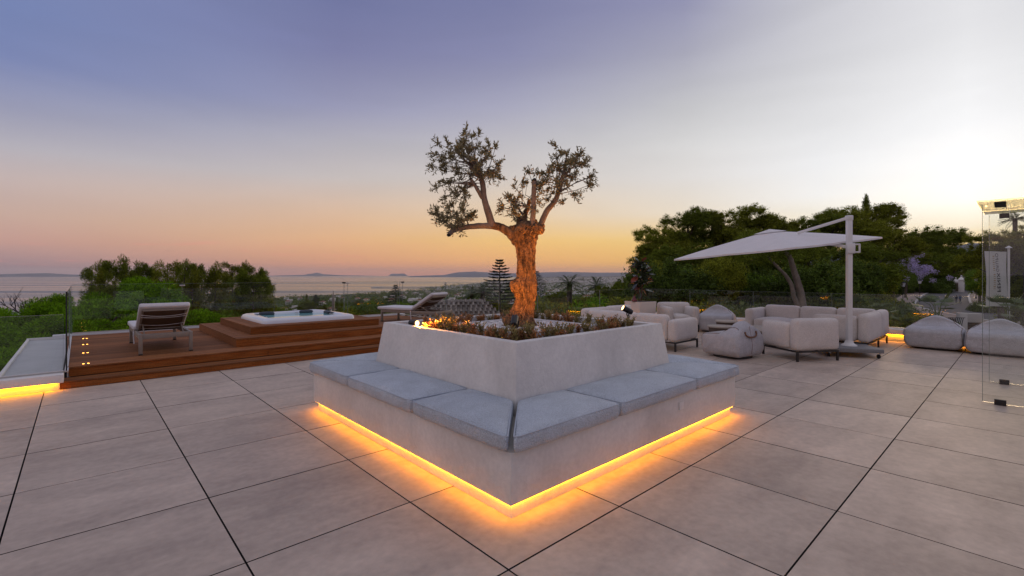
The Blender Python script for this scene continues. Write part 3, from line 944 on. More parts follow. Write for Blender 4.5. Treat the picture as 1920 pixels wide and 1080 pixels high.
# ------------------------------------------------------------------ frameless glass stair enclosure, right
enc = thing('glass_enclosure', 'frameless glass enclosure with flat glass roof over the stair', 'glass enclosure', uv(8.05, 0.35), RB)
for nm, x in (('near_pane', 0.0), ('far_pane', 1.58)):
    MB().add([(x, 0, 0.018), (x, -2.6, 0.018), (x, -2.6, 2.40), (x, 0, 2.40)], [(0, 1, 2, 3)]).build('glass_pane', M['glass_wall'], enc)
    e = MB().box(x - 0.006, x + 0.006, -0.002, 0.003, 0.018, 2.40)
    e.box(x - 0.006, x + 0.006, -2.6, -0.004, 0.014, 0.018)
    e.build('pane_edge', M['glass_edge'], enc)
    for yy in (-0.15, -1.6):
        MB().box(x - 0.022, x + 0.022, yy - 0.05, yy + 0.05, 0.0, 0.065).build('floor_clamp', M['darkbase'], enc, bevel=0.003)
        MB().box(x - 0.022, x + 0.022, yy - 0.05, yy + 0.05, 2.35, 2.415).build('roof_clamp', M['darkbase'], enc, bevel=0.003)
MB().box(-0.10, 1.62, -2.7, 0.05, 2.418, 2.438).build('glass_roof', M['canopy_glass'], enc)
# ================================================================== PLANTER BENCH
PB = (3.655, 3.84)
bench = thing('planter_bench', 'square white bench wrapped round a raised planter, amber light under its base', 'planter bench', uv(*PB), RB)
WH, PH, ZB, ZS = 1.675, 1.632, 0.105, 0.435
def sq(h, cx=0.0, cy=0.0):
    return [(cx - h, cy - h), (cx + h, cy - h), (cx + h, cy + h), (cx - h, cy + h)]
MB().box(-PH, PH, -PH, PH, 0.001, ZB - 0.001).build('plinth', M['plaster_rough'], bench)
wl = MB()
lo, li = sq(WH), sq(PH - 0.02)
wl.frustum(lo, lo, ZB, ZS, bottom=True, top=True)
wl.build('bench_wall', M['plaster_rough'], bench, bevel=0.004)
PCX, PCY = 0.065, 0.06
pw = MB()
h0, h1, hi, hb_ = 1.203, 1.123, 1.035, 1.05
o0, o1 = sq(h0, PCX, PCY), sq(h1, PCX, PCY)
i1, i0 = sq(hi, PCX, PCY), sq(hb_, PCX, PCY)
v = [(x, y, ZS + 0.001) for x, y in o0] + [(x, y, 1.0) for x, y in o1] + [(x, y, 1.0) for x, y in i1] + [(x, y, 0.70) for x, y in i0]
f = []
for L in range(3):
    for k in range(4):
        f.append((L * 4 + k, L * 4 + (k + 1) % 4, L * 4 + 4 + (k + 1) % 4, L * 4 + 4 + k))
pw.add(v, f)
pw.build('planter_wall', M['plaster_rough'], bench, bevel=0.006)
MB().box(PCX - 1.04, PCX + 1.04, PCY - 1.04, PCY + 1.04, 0.70, 0.915).build('soil', M['soil'], bench)
# pale stone edging of the pebble bed
E0, E1 = 0.60, 0.555
ed = MB()
for (x0, x1, y0, y1) in ((-E0, E0, -E0, -E1), (-E0, E0, E1, E0), (-E0, -E1, -E1 + 0.001, E1 - 0.001), (E1, E0, -E1 + 0.001, E1 - 0.001)):
    ed.box(PCX + x0, PCX + x1, PCY + y0, PCY + y1, 0.90, 0.985)
ed.build('bed_edging', M['stone_cap'], bench, bevel=0.004)
MB().box(PCX - 0.554, PCX + 0.554, PCY - 0.554, PCY + 0.554, 0.90, 0.945).build('bed_base', M['pebble'], bench)
st = PH + 0.006
for (x0, x1, y0, y1) in ((-st - 0.02, st + 0.02, -st - 0.02, -st), (-st - 0.02, st + 0.02, st, st + 0.02), (-st - 0.02, -st, -st + 0.001, st - 0.001), (st, st + 0.02, -st + 0.001, st - 0.001)):
    MB().box(x0, x1, y0, y1, ZB - 0.011, ZB - 0.002).build('light_strip', M['led'], bench)
MB().box(0.42, 0.50, -WH - 0.012, -WH - 0.0005, 0.30, 0.37).build('socket_plate', M['white_metal'], bench, bevel=0.003)
# pebbles, too many to count
rng = random.Random(11)
pv, pf = [], []
bm = bmesh.new()
bmesh.ops.create_icosphere(bm, subdivisions=1, radius=1.0)
iv = [tuple(p.co) for p in bm.verts]
if_ = [tuple(q.index for q in f.verts) for f in bm.faces]
bm.free()
pb = MB()
for k in range(900):
    x, y = rng.uniform(-0.53, 0.53), rng.uniform(-0.53, 0.53)
    r = rng.uniform(0.014, 0.030)
    a = rng.random() * 6.28
    sx, sy, sz = r * rng.uniform(0.9, 1.5), r * rng.uniform(0.7, 1.1), r * rng.uniform(0.5, 0.85)
    z = 0.950 + rng.uniform(0.0, 0.022)
    pb.add([(PCX + x + (p[0] * sx * math.cos(a) - p[1] * sy * math.sin(a)), PCY + y + (p[0] * sx * math.sin(a) + p[1] * sy * math.cos(a)), z + p[2] * sz) for p in iv], if_)
po = pb.build('pebbles', M['pebble'], None, smooth=True)
po.location = uv(*PB)
po.rotation_euler = (0, 0, RB)
tag(po, 'white marble pebbles heaped round the foot of the olive tree', 'pebbles', kind='stuff')

# ------------------------------------------------------------------ bench cushions
OUT = 1.725
ilo, ihi_u, ihi_v = -1.125, 1.255, 1.25
def cushion(A, B, C, D, label, seed, puff=0.042):
    cx, cy = sum(p[0] for p in (A, B, C, D)) / 4, sum(p[1] for p in (A, B, C, D)) / 4
    q = [(p[0] - cx, p[1] - cy) for p in (A, B, C, D)]
    w = math.hypot(B[0] - A[0], B[1] - A[1]) * 0.5 + math.hypot(C[0] - D[0], C[1] - D[1]) * 0.5
    d = math.hypot(D[0] - A[0], D[1] - A[1])
    me = softmesh('bench_cushion', w, d, 0.120, 0.042, M['cushion'], puff=puff, quad=q, wr=0.0035, seed=seed, cuts=15)
    o = link('bench_cushion', me)
    o.location = uv(PB[0] + cx, PB[1] + cy, ZS + 0.004)
    o.rotation_euler = (0, 0, RB)
    tag(o, label, 'seat cushion', 'cushions on the planter bench')
    # sewn piping round the top edge
    pts = []
    for i in range(4):
        A_, B_ = q[i], q[(i + 1) % 4]
        for s_ in range(10):
            f_ = 0.035 + 0.93 * s_ / 9
            x, y = A_[0] + (B_[0] - A_[0]) * f_, A_[1] + (B_[1] - A_[1]) * f_
            L2 = math.hypot(x, y)
            pts.append((x * (1 - 0.008 / L2), y * (1 - 0.010 / L2), 0.110))
    MB().tube(pts + [pts[0]], 0.0045, 5, cap=False).build('piping', M['cushion_piping'], o, smooth=True)
def side(axis, sgn, s1, s2, inn, names, seed):
    """three cushions on one side; axis 'v': side runs along v at u = sgn*OUT"""
    o_ = sgn * OUT
    def P(along, across): return (across, along) if axis == 'v' else (along, across)
    lo_i = ilo
    hi_i = ihi_v if axis == 'v' else ihi_u
    g = 0.011
    segs_ = [(-OUT + g * 2, s1 - g, lo_i + g * 2, s1 - g), (s1 + g, s2 - g, s1 + g, s2 - g), (s2 + g, OUT - g * 2, s2 + g, hi_i - g * 2)]
    for k, (a0, a1, b0, b1) in enumerate(segs_):
        pts = [P(a0, o_), P(a1, o_), P(b1, inn), P(b0, inn)]
        ar = sum(pts[i][0] * pts[(i + 1) % 4][1] - pts[(i + 1) % 4][0] * pts[i][1] for i in range(4))
        if ar < 0: pts = [pts[1], pts[0], pts[3], pts[2]]
        cushion(*pts, names[k], seed + k)
side('v', -1, -0.54, 0.665, ilo, ['mitred blue-grey bench cushion meeting the front corner on the deck side', 'middle blue-grey bench cushion on the side facing the deck and lounger', 'sagging mitred blue-grey bench cushion at the corner beside the deck steps'], 1)
side('u', -1, -0.55, 0.715, ilo, ['mitred blue-grey bench cushion meeting the front corner on the socket side', 'middle blue-grey bench cushion above the wall socket', 'mitred blue-grey bench cushion at the corner toward the umbrella'], 5)
side('v', 1, -0.55, 0.70, ihi_u, ['blue-grey bench cushion behind the planter nearest the leather-handled beanbag', 'middle blue-grey bench cushion behind the planter facing the sofas', 'blue-grey bench cushion behind the planter at its rear corner, sofa side'], 9)
side('u', 1, -0.55, 0.70, ihi_v, ['pale blue-grey bench cushion behind the planter toward the timber steps', 'middle blue-grey bench cushion behind the planter facing the second lounger', 'blue-grey bench cushion behind the planter at its rear corner, deck side'], 13)

# ------------------------------------------------------------------ olive tree
OB = Vector((0.145, 5.36, 0.0))
S_ = OB.y / 884.0
def ol(px, py, dy=0.0):
    """a point of the tree measured on the picture plane through its trunk"""
    return Vector(((px - 960) * S_ - OB.x, dy, EYE - (py - 515) * S_))
olive = thing('olive_tree', 'old gnarled olive tree with stout trunk and three pruned leafy limbs in the planter', 'tree', (OB.x, OB.y, 0.0))
TP = [(618, 940, 1016), (606, 951, 1008), (597, 953, 1001), (585, 958, 1001), (572, 964, 1003), (560, 967, 1005), (550, 963, 1006), (543, 958, 1006), (536, 956, 1006), (528, 959, 1006), (520, 968, 1004), (510, 970, 1004), (490, 970, 1003), (464, 967, 1004), (452, 963, 1006), (442, 957, 1009), (434, 957, 1015), (426, 961, 1018), (420, 966, 1014), (415, 974, 1006)]
NS = 84
ys = np.linspace(618, 415, 190)
tv, tf = [], []
for i, yy in enumerate(ys):
    xl = np.interp(-yy, [-p[0] for p in TP], [p[1] for p in TP])
    xr = np.interp(-yy, [-p[0] for p in TP], [p[2] for p in TP])
    c = ol((xl + xr) / 2, yy)
    r = (xr - xl) / 2 * S_ * 0.95
    for k in range(NS):
        a = 2 * math.pi * k / NS
        dv = Vector((math.cos(a), math.sin(a), 0))
        ca, sa = math.cos(a + c.z * 0.7), math.sin(a + c.z * 0.7)
        rid = noise.noise(Vector((ca * 2.6, sa * 2.6, c.z * 1.6))) * 0.16
        rid += noise.noise(Vector((ca * 7, sa * 7, c.z * 4.0))) * 0.15
        fur = abs(noise.noise(Vector((ca * 11, sa * 11, c.z * 7.0))))
        rid -= 0.12 * max(0.0, 1.0 - fur * 5.0)
        rid += noise.noise(Vector((ca * 20, sa * 20, c.z * 26))) * 0.055
        rid += noise.noise(Vector((ca * 3, sa * 3, c.z * 14 + 3))) * 0.07
        tv.append(c + dv * r * (1.0 + rid))
for i in range(len(ys) - 1):
    for k in range(NS):
        tf.append((i * NS + k, i * NS + (k + 1) % NS, (i + 1) * NS + (k + 1) % NS, (i + 1) * NS + k))
tf.append(tuple((len(ys) - 1) * NS + k for k in range(NS)))
tr = MB().add(tv, tf)
for (px, py, dy, r) in ((962, 430, -0.02, 0.045), (1012, 428, 0.0, 0.050), (978, 414, 0.05, 0.045), (1000, 420, -0.06, 0.04), (966, 448, -0.03, 0.05), (952, 600, -0.04, 0.06), (990, 600, -0.09, 0.06)):
    p = ol(px, py, dy)
    tr.blob(p, (r * 1.1, r, r * 1.1), seed=px, amp=0.5, sub=3)
tr.build('trunk', M['olive_bark'], olive, smooth=True)
def limb(pts, radii, name='limb', mt='olive_limb', n=12):
    P = [ol(*p) for p in pts]
    Q = spline([tuple(p) for p in P], 5)
    R_ = np.interp(np.linspace(0, 1, len(Q)), np.linspace(0, 1, len(radii)), radii)
    m = MB().tube(Q, [float(x) for x in R_], n, wob=0.14, seed=len(pts))
    return m.build(name, M[mt], olive, smooth=True)
limb([(972, 452, -0.01), (955, 436, -0.02), (938, 426, -0.02), (922, 423, -0.02)], [0.075, 0.055, 0.046, 0.042], mt='olive_bark')
limb([(926, 424, -0.02), (900, 424, -0.03), (872, 427, -0.04), (852, 433, -0.05), (843, 440, -0.05)], [0.038, 0.034, 0.030, 0.026, 0.027])
limb([(924, 426, -0.02), (916, 400, -0.01), (908, 372, 0.0), (905, 345, 0.02), (898, 325, 0.03), (886, 300, 0.05)], [0.046, 0.040, 0.034, 0.031, 0.024, 0.015])
limb([(905, 372, 0.0), (893, 352, -0.03), (884, 338, -0.05)], [0.024, 0.020, 0.018])
limb([(996, 432, -0.09), (999, 400, -0.10), (1000, 370, -0.10), (1001, 343, -0.10)], [0.034, 0.030, 0.027, 0.026])
limb([(1012, 428, 0.0), (1024, 398, 0.02), (1042, 374, 0.03), (1052, 345, 0.04), (1058, 318, 0.04), (1063, 300, 0.04)], [0.036, 0.032, 0.029, 0.024, 0.019, 0.015])
limb([(984, 424, 0.06), (984, 404, 0.07), (990, 388, 0.07), (993, 372, 0.07)], [0.034, 0.030, 0.026, 0.018], mt='olive_bark')
limb([(984, 404, 0.07), (975, 394, 0.06), (966, 380, 0.05)], [0.016, 0.012, 0.008])
for px, py, dy, r in ((843, 441, -0.05, 0.028), (1001, 341, -0.10, 0.028), (883, 337, -0.05, 0.020), (1064, 299, 0.04, 0.016), (978, 416, 0.02, 0.034)):
    MB().blob(ol(px, py, dy), (r, r, r * 0.8), seed=px, amp=0.3, sub=2).build('pruned_cut', M['cut_wood'], olive, smooth=True)

def leaf_quads(B_, D_, N_, L, Wd):
    """diamond leaves: base, direction, side vectors as arrays"""
    L = L[:, None]
    Wd = Wd[:, None]
    v0 = B_
    v1 = B_ + D_ * L * 0.5 + N_ * Wd * 0.5
    v2 = B_ + D_ * L
    v3 = B_ + D_ * L * 0.5 - N_ * Wd * 0.5
    return np.stack([v0, v1, v2, v3], 1).reshape(-1, 3)
def quad_mesh(name, V, mt, extra=None):
    n = len(V) // 4
    me = bpy.data.meshes.new(name)
    me.vertices.add(len(V))
    me.vertices.foreach_set('co', np.ascontiguousarray(V, dtype=np.float32).ravel())
    me.loops.add(len(V))
    me.loops.foreach_set('vertex_index', np.arange(len(V), dtype=np.int32))
    me.polygons.add(n)
    me.polygons.foreach_set('loop_start', np.arange(0, len(V), 4, dtype=np.int32))
    me.polygons.foreach_set('loop_total', np.full(n, 4, dtype=np.int32))
    me.materials.append(mt)
    me.update()
    me.validate()
    return me
def unit(a):
    return a / np.maximum(np.linalg.norm(a, axis=1, keepdims=True), 1e-9)

nrng = np.random.default_rng(3)
tw = MB()
LB, LD_, LN, LL, LWd = [], [], [], [], []
def cluster(anchor, c, rx, rz, ry, ntw, nleaf, up=0.25):
    """leafy twigs reaching from an anchor line out through an ellipsoid"""
    A = [np.array(ol(*p)) for p in anchor]
    C = np.array(ol(*c))
    ax = np.array([rx * S_, ry, rz * S_])
    K = max(8, ntw // 4)
    for k in range(K):
        q = nrng.normal(size=3)
        q /= np.linalg.norm(q)
        sc = C + q * ax * nrng.random() ** 0.42 * (1.12 if nrng.random() < 0.12 else 1.0)
        t = nrng.random()
        st = A[0] * (1 - t) + A[1] * t
        br = st + (sc - st) * 0.5 + nrng.normal(size=3) * 0.03
        tw.tube([tuple(st), tuple(br), tuple(sc)], [0.0060, 0.0042, 0.0026], 4, cap=False)
        outd = (sc - C) / (np.linalg.norm(sc - C) + 1e-6)
        for j in range(5):
            td = outd * 0.55 + nrng.normal(size=3) * 0.65 + np.array([0, 0, up])
            td /= np.linalg.norm(td)
            Lt = nrng.uniform(0.07, 0.15)
            start = sc - td * Lt * 0.25
            tip = start + td * Lt + np.array([0, 0, -0.015])
            tw.tube([tuple(start), tuple(tip)], [0.0022, 0.0010], 3, cap=False)
            for n_ in range(nleaf - 2):
                s = (n_ + nrng.random()) / (nleaf - 2)
                p = start * (1 - s) + tip * s
                ld = td * 0.7 + nrng.normal(size=3) * 0.6 + np.array([0, 0, 0.12])
                ld /= np.linalg.norm(ld)
                nn = np.cross(ld, nrng.normal(size=3))
                nn /= np.linalg.norm(nn) + 1e-9
                LB.append(p); LD_.append(ld); LN.append(nn)
                LL.append(nrng.uniform(0.030, 0.056)); LWd.append(nrng.uniform(0.010, 0.016))
cluster([(905, 350, 0), (892, 305, 0.04)], (878, 308, 0.0), 70, 60, 0.32, 170, 15)
cluster([(898, 330, 0), (884, 300, 0.04)], (860, 290, -0.05), 52, 38, 0.24, 60, 15)
cluster([(893, 350, -0.04), (884, 338, -0.05)], (858, 350, -0.04), 40, 26, 0.18, 46, 14)
cluster([(905, 340, 0.0), (900, 320, 0.03)], (922, 300, 0.02), 30, 34, 0.18, 34, 14)
cluster([(884, 426, -0.04), (850, 434, -0.05)], (850, 408, -0.05), 46, 32, 0.18, 95, 15, 0.45)
cluster([(992, 385, 0.07), (968, 384, 0.05)], (964, 372, 0.05), 36, 44, 0.18, 70, 14)
cluster([(1000, 385, 0.0), (1001, 350, 0.0)], (1008, 350, -0.02), 32, 40, 0.18, 44, 14)
cluster([(1046, 365, 0.03), (1060, 305, 0.04)], (1055, 330, 0.04), 60, 52, 0.30, 140, 15)
cluster([(1050, 345, 0.03), (1060, 305, 0.04)], (1048, 305, 0.04), 48, 32, 0.22, 46, 15)
tw.build('twigs', M['olive_limb'], olive)
V = leaf_quads(np.array(LB), np.array(LD_), np.array(LN), np.array(LL), np.array(LWd))
link('crown', quad_mesh('crown', V, M['olive_leaf']), olive)

# ------------------------------------------------------------------ low shrubs round the olive
def shrub_mesh(seed, h, red):
    r = np.random.default_rng(seed)
    stems = MB()
    b, d, nn, l, w = [], [], [], [], []
    for k in range(9):
        a = r.random() * 6.28
        lean = r.uniform(0.05, 0.6)
        top = np.array([math.cos(a) * lean * h, math.sin(a) * lean * h, h * r.uniform(0.6, 1.0)])
        stems.tube([(0, 0, -0.01), tuple(top * 0.5 + np.array([0, 0, 0.01])), tuple(top)], [0.003, 0.0024, 0.0014], 3, cap=False)
        for q in range(15):
            s = 0.22 + 0.78 * q / 14
            p = top * s
            ld = np.array([math.cos(q * 2.4), math.sin(q * 2.4), 0.55 + 0.5 * s]) + r.normal(size=3) * 0.3
            ld /= np.linalg.norm(ld)
            x = np.cross(ld, r.normal(size=3)); x /= np.linalg.norm(x)
            b.append(p); d.append(ld); nn.append(x); l.append(r.uniform(0.026, 0.044)); w.append(r.uniform(0.010, 0.017))
    return stems.mesh('stems', M['stem']), quad_mesh('leaves', leaf_quads(np.array(b), np.array(d), np.array(nn), np.array(l), np.array(w)), M['shrub_red' if red else 'shrub_green'])
SH = [shrub_mesh(1, 0.15, True), shrub_mesh(2, 0.17, False), shrub_mesh(3, 0.13, True), shrub_mesh(4, 0.16, False), shrub_mesh(6, 0.14, True)]
rng = random.Random(21)
spots_ = []
def lane(a0, a1, n, f_):
    for k in range(n):
        spots_.append(f_(a0 + (a1 - a0) * (k + rng.uniform(0.15, 0.85)) / n))
for off in (0.72, 0.90):
    lane(-0.95, 0.95, 17, lambda t: (-off + rng.uniform(-0.04, 0.04), t))
    lane(-0.78, 0.95, 12, lambda t: (t, -off + rng.uniform(-0.05, 0.05)))
    lane(-0.95, 0.95, 12, lambda t: (off + rng.uniform(-0.05, 0.05), t))
    lane(-0.60, 0.95, 12, lambda t: (t, off + rng.uniform(-0.05, 0.05)))
for k, (x, y) in enumerate(spots_):
    if x < -0.84 and y > 0.62: continue
    m = SH[rng.randrange(5)]
    near_l = x < -0.6
    sm = rng.uniform(0.7, 1.15)
    lab = ('low shrub in the planter strip facing the deck, warmly lit by spotlight' if near_l else 'low rust and green shrub in the planter strip away from the deck')
    t = thing('low_shrub', lab, 'shrub', uv(PB[0] + PCX + x, PB[1] + PCY + y, 0.915), rng.random() * 6.28, 'low shrubs facing the deck' if near_l else 'low shrubs on the other sides of the planter', sm)
    link('stems', m[0], t)
    link('leaves', m[1], t)

# ------------------------------------------------------------------ garden spotlights
def spot(label, base, aim, lit, power, lens=True, hgt=0.10):
    """spike light; lamp head turned toward aim"""
    t = thing('garden_spotlight', label, 'spotlight', base)
    head = Vector((0, 0, hgt))
    d = (Vector(aim) - Vector(base) - head).normalized()
    MB().tube([(0, 0, -0.05), (0, 0, hgt - 0.055)], 0.007, 8).build('stake', M['black'], t)
    s = d.cross(Vector((0, 0, 1))).normalized()
    br = MB()
    for q in (-1, 1):
        br.bar(head + s * q * 0.038 + Vector((0, 0, 0.004)), s * q * 0.030 + Vector((0, 0, hgt - 0.056)), 0.006, 0.012)
    br.bar(s * -0.034 + Vector((0, 0, hgt - 0.058)), s * 0.034 + Vector((0, 0, hgt - 0.058)), 0.012, 0.008)
    br.build('bracket', M['black'], t)
    MB().tube([head - d * 0.060, head - d * 0.055, head - d * 0.030, head + d * 0.062, head + d * 0.066], [0.020, 0.028, 0.033, 0.034, 0.030], 16).build('body', M['black'], t, smooth=True)
    MB().tube([head + d * 0.0665, head + d * 0.0675], 0.028, 16).build('lens', M['lamp_face'], t)
    ld = bpy.data.lights.new('spot_lamp', 'SPOT')
    ld.energy = power
    ld.color = (1.0, 0.34, 0.045)
    ld.spot_size = rad(lit)
    ld.spot_blend = 0.7
    ld.shadow_soft_size = 0.02
    lo_ = bpy.data.objects.new('lamp', ld)
    col.objects.link(lo_)
    lo_.parent = t
    lo_.location = head + d * 0.085
    lo_.rotation_euler = (-d).to_track_quat('Z', 'Y').to_euler()
    return t
spot('black spotlight at the front planter corner aimed up the olive trunk', (0.022, 4.30, 0.92), (0.15, 5.36, 1.75), 80, 62, hgt=0.205)
spot('lit spotlight at the deck-side planter rim among glowing shrubs', uv(PB[0] + PCX - 0.96, PB[1] + PCY + 0.74, 0.925), uv(PB[0] + PCX - 0.82, PB[1] + PCY - 0.25, 1.02), 112, 230, hgt=0.085)
spot('lit spotlight leaning on the planter rim toward the sofas', uv(PB[0] + PCX + 0.985, PB[1] + PCY - 0.77, 0.92), (0.15, 5.36, 1.75), 74, 120, hgt=0.215)

# ================================================================== SUN LOUNGERS
def lounger(label, loc, rz):
    """local y runs from the head end to the foot end"""
    t = thing('sun_lounger', label, 'sun lounger', loc, rz, 'sun loungers on the deck')
    w, L = 0.68, 1.95
    h = w / 2
    for sx in (-1, 1):
        for yy in (0.03, L - 0.05):
            MB().box(sx * h - 0.025, sx * h + 0.025, yy - 0.025, yy + 0.025, 0.018, 0.335).build('leg', M['taupe_metal'], t, bevel=0.003)
            MB().box(sx * h - 0.027, sx * h + 0.027, yy - 0.027, yy + 0.027, 0.0, 0.017).build('foot', M['black'], t)
        MB().box(sx * h - 0.022, sx * h + 0.022, 0.057, L - 0.077, 0.255, 0.333).build('side_rail', M['taupe_metal'], t, bevel=0.003)
    for yy in (0.03, L - 0.05):
        MB().box(-h + 0.027, h - 0.027, yy - 0.02, yy + 0.02, 0.255, 0.333).build('end_rail', M['taupe_metal'], t, bevel=0.003)
    MB().box(-h + 0.03, h - 0.03, 0.80, L - 0.08, 0.318, 0.326).build('seat_sling', M['sling'], t)
    # raised back: hinge at y=0.80, top toward the head end
    hy, hz, ty, tzz = 0.80, 0.345, 0.17, 0.72
    bl = Vector((0, ty - hy, tzz - hz)).length
    ang = math.atan2(tzz - hz, hy - ty)
    def bp(x, s, n_):
        """point on the back: s along it from the hinge, n_ out of its front face"""
        return Vector((x, hy - s * math.cos(ang) + n_ * math.sin(ang), hz + s * math.sin(ang) + n_ * math.cos(ang)))
    fr = MB()
    for sx in (-1, 1):
        fr.bar(bp(sx * 0.30, 0, 0), bp(sx * 0.30, bl, 0), 0.03, 0.03)
    fr.bar(bp(-0.30, bl - 0.015, 0), bp(0.30, bl - 0.015, 0), 0.03, 0.03)
    fr.build('back_frame', M['taupe_metal'], t)
    sl = MB().add([bp(-0.285, 0.02, 0.008), bp(0.285, 0.02, 0.008), bp(0.285, bl - 0.03, 0.008), bp(-0.285, bl - 0.03, 0.008)], [(0, 1, 2, 3)])
    sl.build('back_sling', M['sling'], t)
    # straps tied behind the pad
    for s0, sag in ((0.24, 0.06), (0.52, 0.05), (0.60, 0.075)):
        pts = [bp(-0.31 + 0.62 * k / 8, s0 - sag * (1 - (2 * k / 8 - 1) ** 2), -0.026) for k in range(9)]
        MB().tube(pts, 0.006, 6).build('strap', M['lounge_pad'], t)
    for sx in (-1, 1):
        MB().bar(bp(sx * 0.27, 0.24, -0.02), (sx * 0.27, 0.30, 0.30), 0.018).build('prop_arm', M['taupe_metal'], t)
    MB().bar((-0.30, 0.30, 0.30), (0.30, 0.30, 0.30), 0.022).build('prop_bar', M['taupe_metal'], t)
    # pads
    o = soft('seat_pad', t, (-0.03, (0.80 + L) / 2 + 0.05, 0.334), w + 0.04, L - 0.72, 0.085, 0.03, M['lounge_pad'], puff=0.01, seed=2, wr=0.003)
    me = softmesh('back_pad', w + 0.02, bl + 0.07, 0.085, 0.03, M['lounge_pad'], puff=0.01, seed=4, wr=0.003)
    o = link('back_pad', me, t)
    o.location = bp(0, bl / 2 + 0.03, 0.016)
    o.rotation_euler = (math.pi - (math.pi + ang), 0, 0)
    MB().tube([(-h - 0.03, 0.86, 0.335), (-h - 0.035, 0.85, 0.25), (-h - 0.028, 0.84, 0.10)], [0.010, 0.012, 0.009], 6).build('tie', M['lounge_pad'], t)
    return t
lounger('sun lounger with raised back at the glass edge of the deck, left of hot tub', uv(1.075, 9.66, Z2 + 0.001), RB)
lounger('sun lounger with raised back beyond the hot tub behind the planter', (-1.80, 12.60, Z2 + 0.001), rad(62))

# ================================================================== LOUNGE FURNITURE
def legset(t, pts, h=0.19):
    for (x, y) in pts:
        MB().box(x - 0.016, x + 0.016, y - 0.016, y + 0.016, 0.0, h - 0.032).build('leg', M['black'], t)
def frame(t, x0, x1, y0, y1, h=0.19):
    m = MB()
    for a, b_, c, d in ((x0, x1, y0, y0 + 0.03), (x0, x1, y1 - 0.03, y1), (x0, x0 + 0.03, y0 + 0.031, y1 - 0.031), (x1 - 0.03, x1, y0 + 0.031, y1 - 0.031)):
        m.box(a, b_, c, d, h - 0.03, h)
    m.build('base_frame', M['black'], t)
def armchair(label, loc, rz, seed):
    """local: back at y=0, faces +y"""
    t = thing('lounge_armchair', label, 'armchair', loc, rz, 'lounge armchairs')
    w, d = 0.90, 0.93
    frame(t, -w / 2 + 0.02, w / 2 - 0.02, 0.02, d - 0.02)
    legset(t, [(sx * (w / 2 - 0.036), yy) for sx in (-1, 1) for yy in (0.036, d - 0.036)])
    soft('backrest', t, (0, 0.105, 0.191), w, 0.21, 0.575, 0.08, M['sofa'], seed=seed, wr=0.004, side=0.012)
    for sx in (-1, 1):
        soft('armrest', t, (sx * (w / 2 - 0.10), 0.21 + (d - 0.21) / 2 + 0.002, 0.191), 0.20, d - 0.215, 0.485, 0.08, M['sofa'], seed=seed + sx + 3, wr=0.004, side=0.012)
    soft('seat_cushion', t, (0, 0.22 + (d - 0.24) / 2, 0.195), w - 0.41, d - 0.25, 0.24, 0.05, M['sofa'], seed=seed + 8, puff=0.045, wr=0.004)
    return t
cd = Vector((0.86, 0.16, 0)).normalized()
armchair('pale grey armchair with its back to the planter, beside the umbrella base', (5.06 + 0.45 * cd.x - 0.02, 8.35 + 0.45 * cd.y - 0.02, 0), math.atan2(cd.y, cd.x), 1)
armchair('pale grey armchair facing the planter in front of the far glass railing', (4.62, 13.62, 0), math.pi, 5)

def sofa_block(t, nm, x0, x1, y0, y1, z0, z1, r=0.08, **kw):
    return soft(nm, t, ((x0 + x1) / 2, (y0 + y1) / 2, z0), x1 - x0, y1 - y0, z1 - z0, r, M['sofa'], wr=0.004, **kw)
so = thing('corner_sofa', 'pale grey L-shaped corner sofa along the glass railing behind the umbrella', 'sofa', uv(11.50, 2.08), RB)
frame(so, 0.02, 1.96, 0.02, 0.98)
frame(so, 1.02, 1.96, 0.985, 2.75)
legset(so, [(0.036, 0.036), (1.05, 0.036), (1.944, 0.036), (0.036, 0.96), (1.036, 1.9), (1.036, 2.734), (1.944, 2.734), (1.944, 1.5)])
sofa_block(so, 'end_back', 0.0, 1.22, 0.0, 0.21, 0.191, 0.755, seed=1, side=0.012)
sofa_block(so, 'end_back', 1.225, 1.98, 0.0, 0.21, 0.191, 0.765, seed=2, side=0.012)
sofa_block(so, 'armrest', 0.0, 0.20, 0.215, 1.0, 0.191, 0.715, seed=3, side=0.01)
for k, (a, b_) in enumerate(((0.215, 0.97), (0.975, 1.74), (1.745, 2.555))):
    sofa_block(so, 'backrest', 1.77, 1.98, a, b_, 0.191, 0.765, seed=4 + k, side=0.008)
sofa_block(so, 'armrest', 1.0, 1.975, 2.56, 2.77, 0.191, 0.69, seed=9, side=0.012)
sofa_block(so, 'seat_cushion', 1.0, 1.768, 0.99, 1.77, 0.195, 0.44, 0.05, seed=10, puff=0.045)
sofa_block(so, 'seat_cushion', 1.0, 1.768, 1.775, 2.555, 0.195, 0.44, 0.05, seed=11, puff=0.045)
sofa_block(so, 'seat_cushion', 0.205, 1.0, 0.215, 0.985, 0.195, 0.44, 0.05, seed=12, puff=0.045)
sofa_block(so, 'seat_cushion', 1.005, 1.768, 0.215, 0.985, 0.195, 0.44, 0.05, seed=13, puff=0.045)

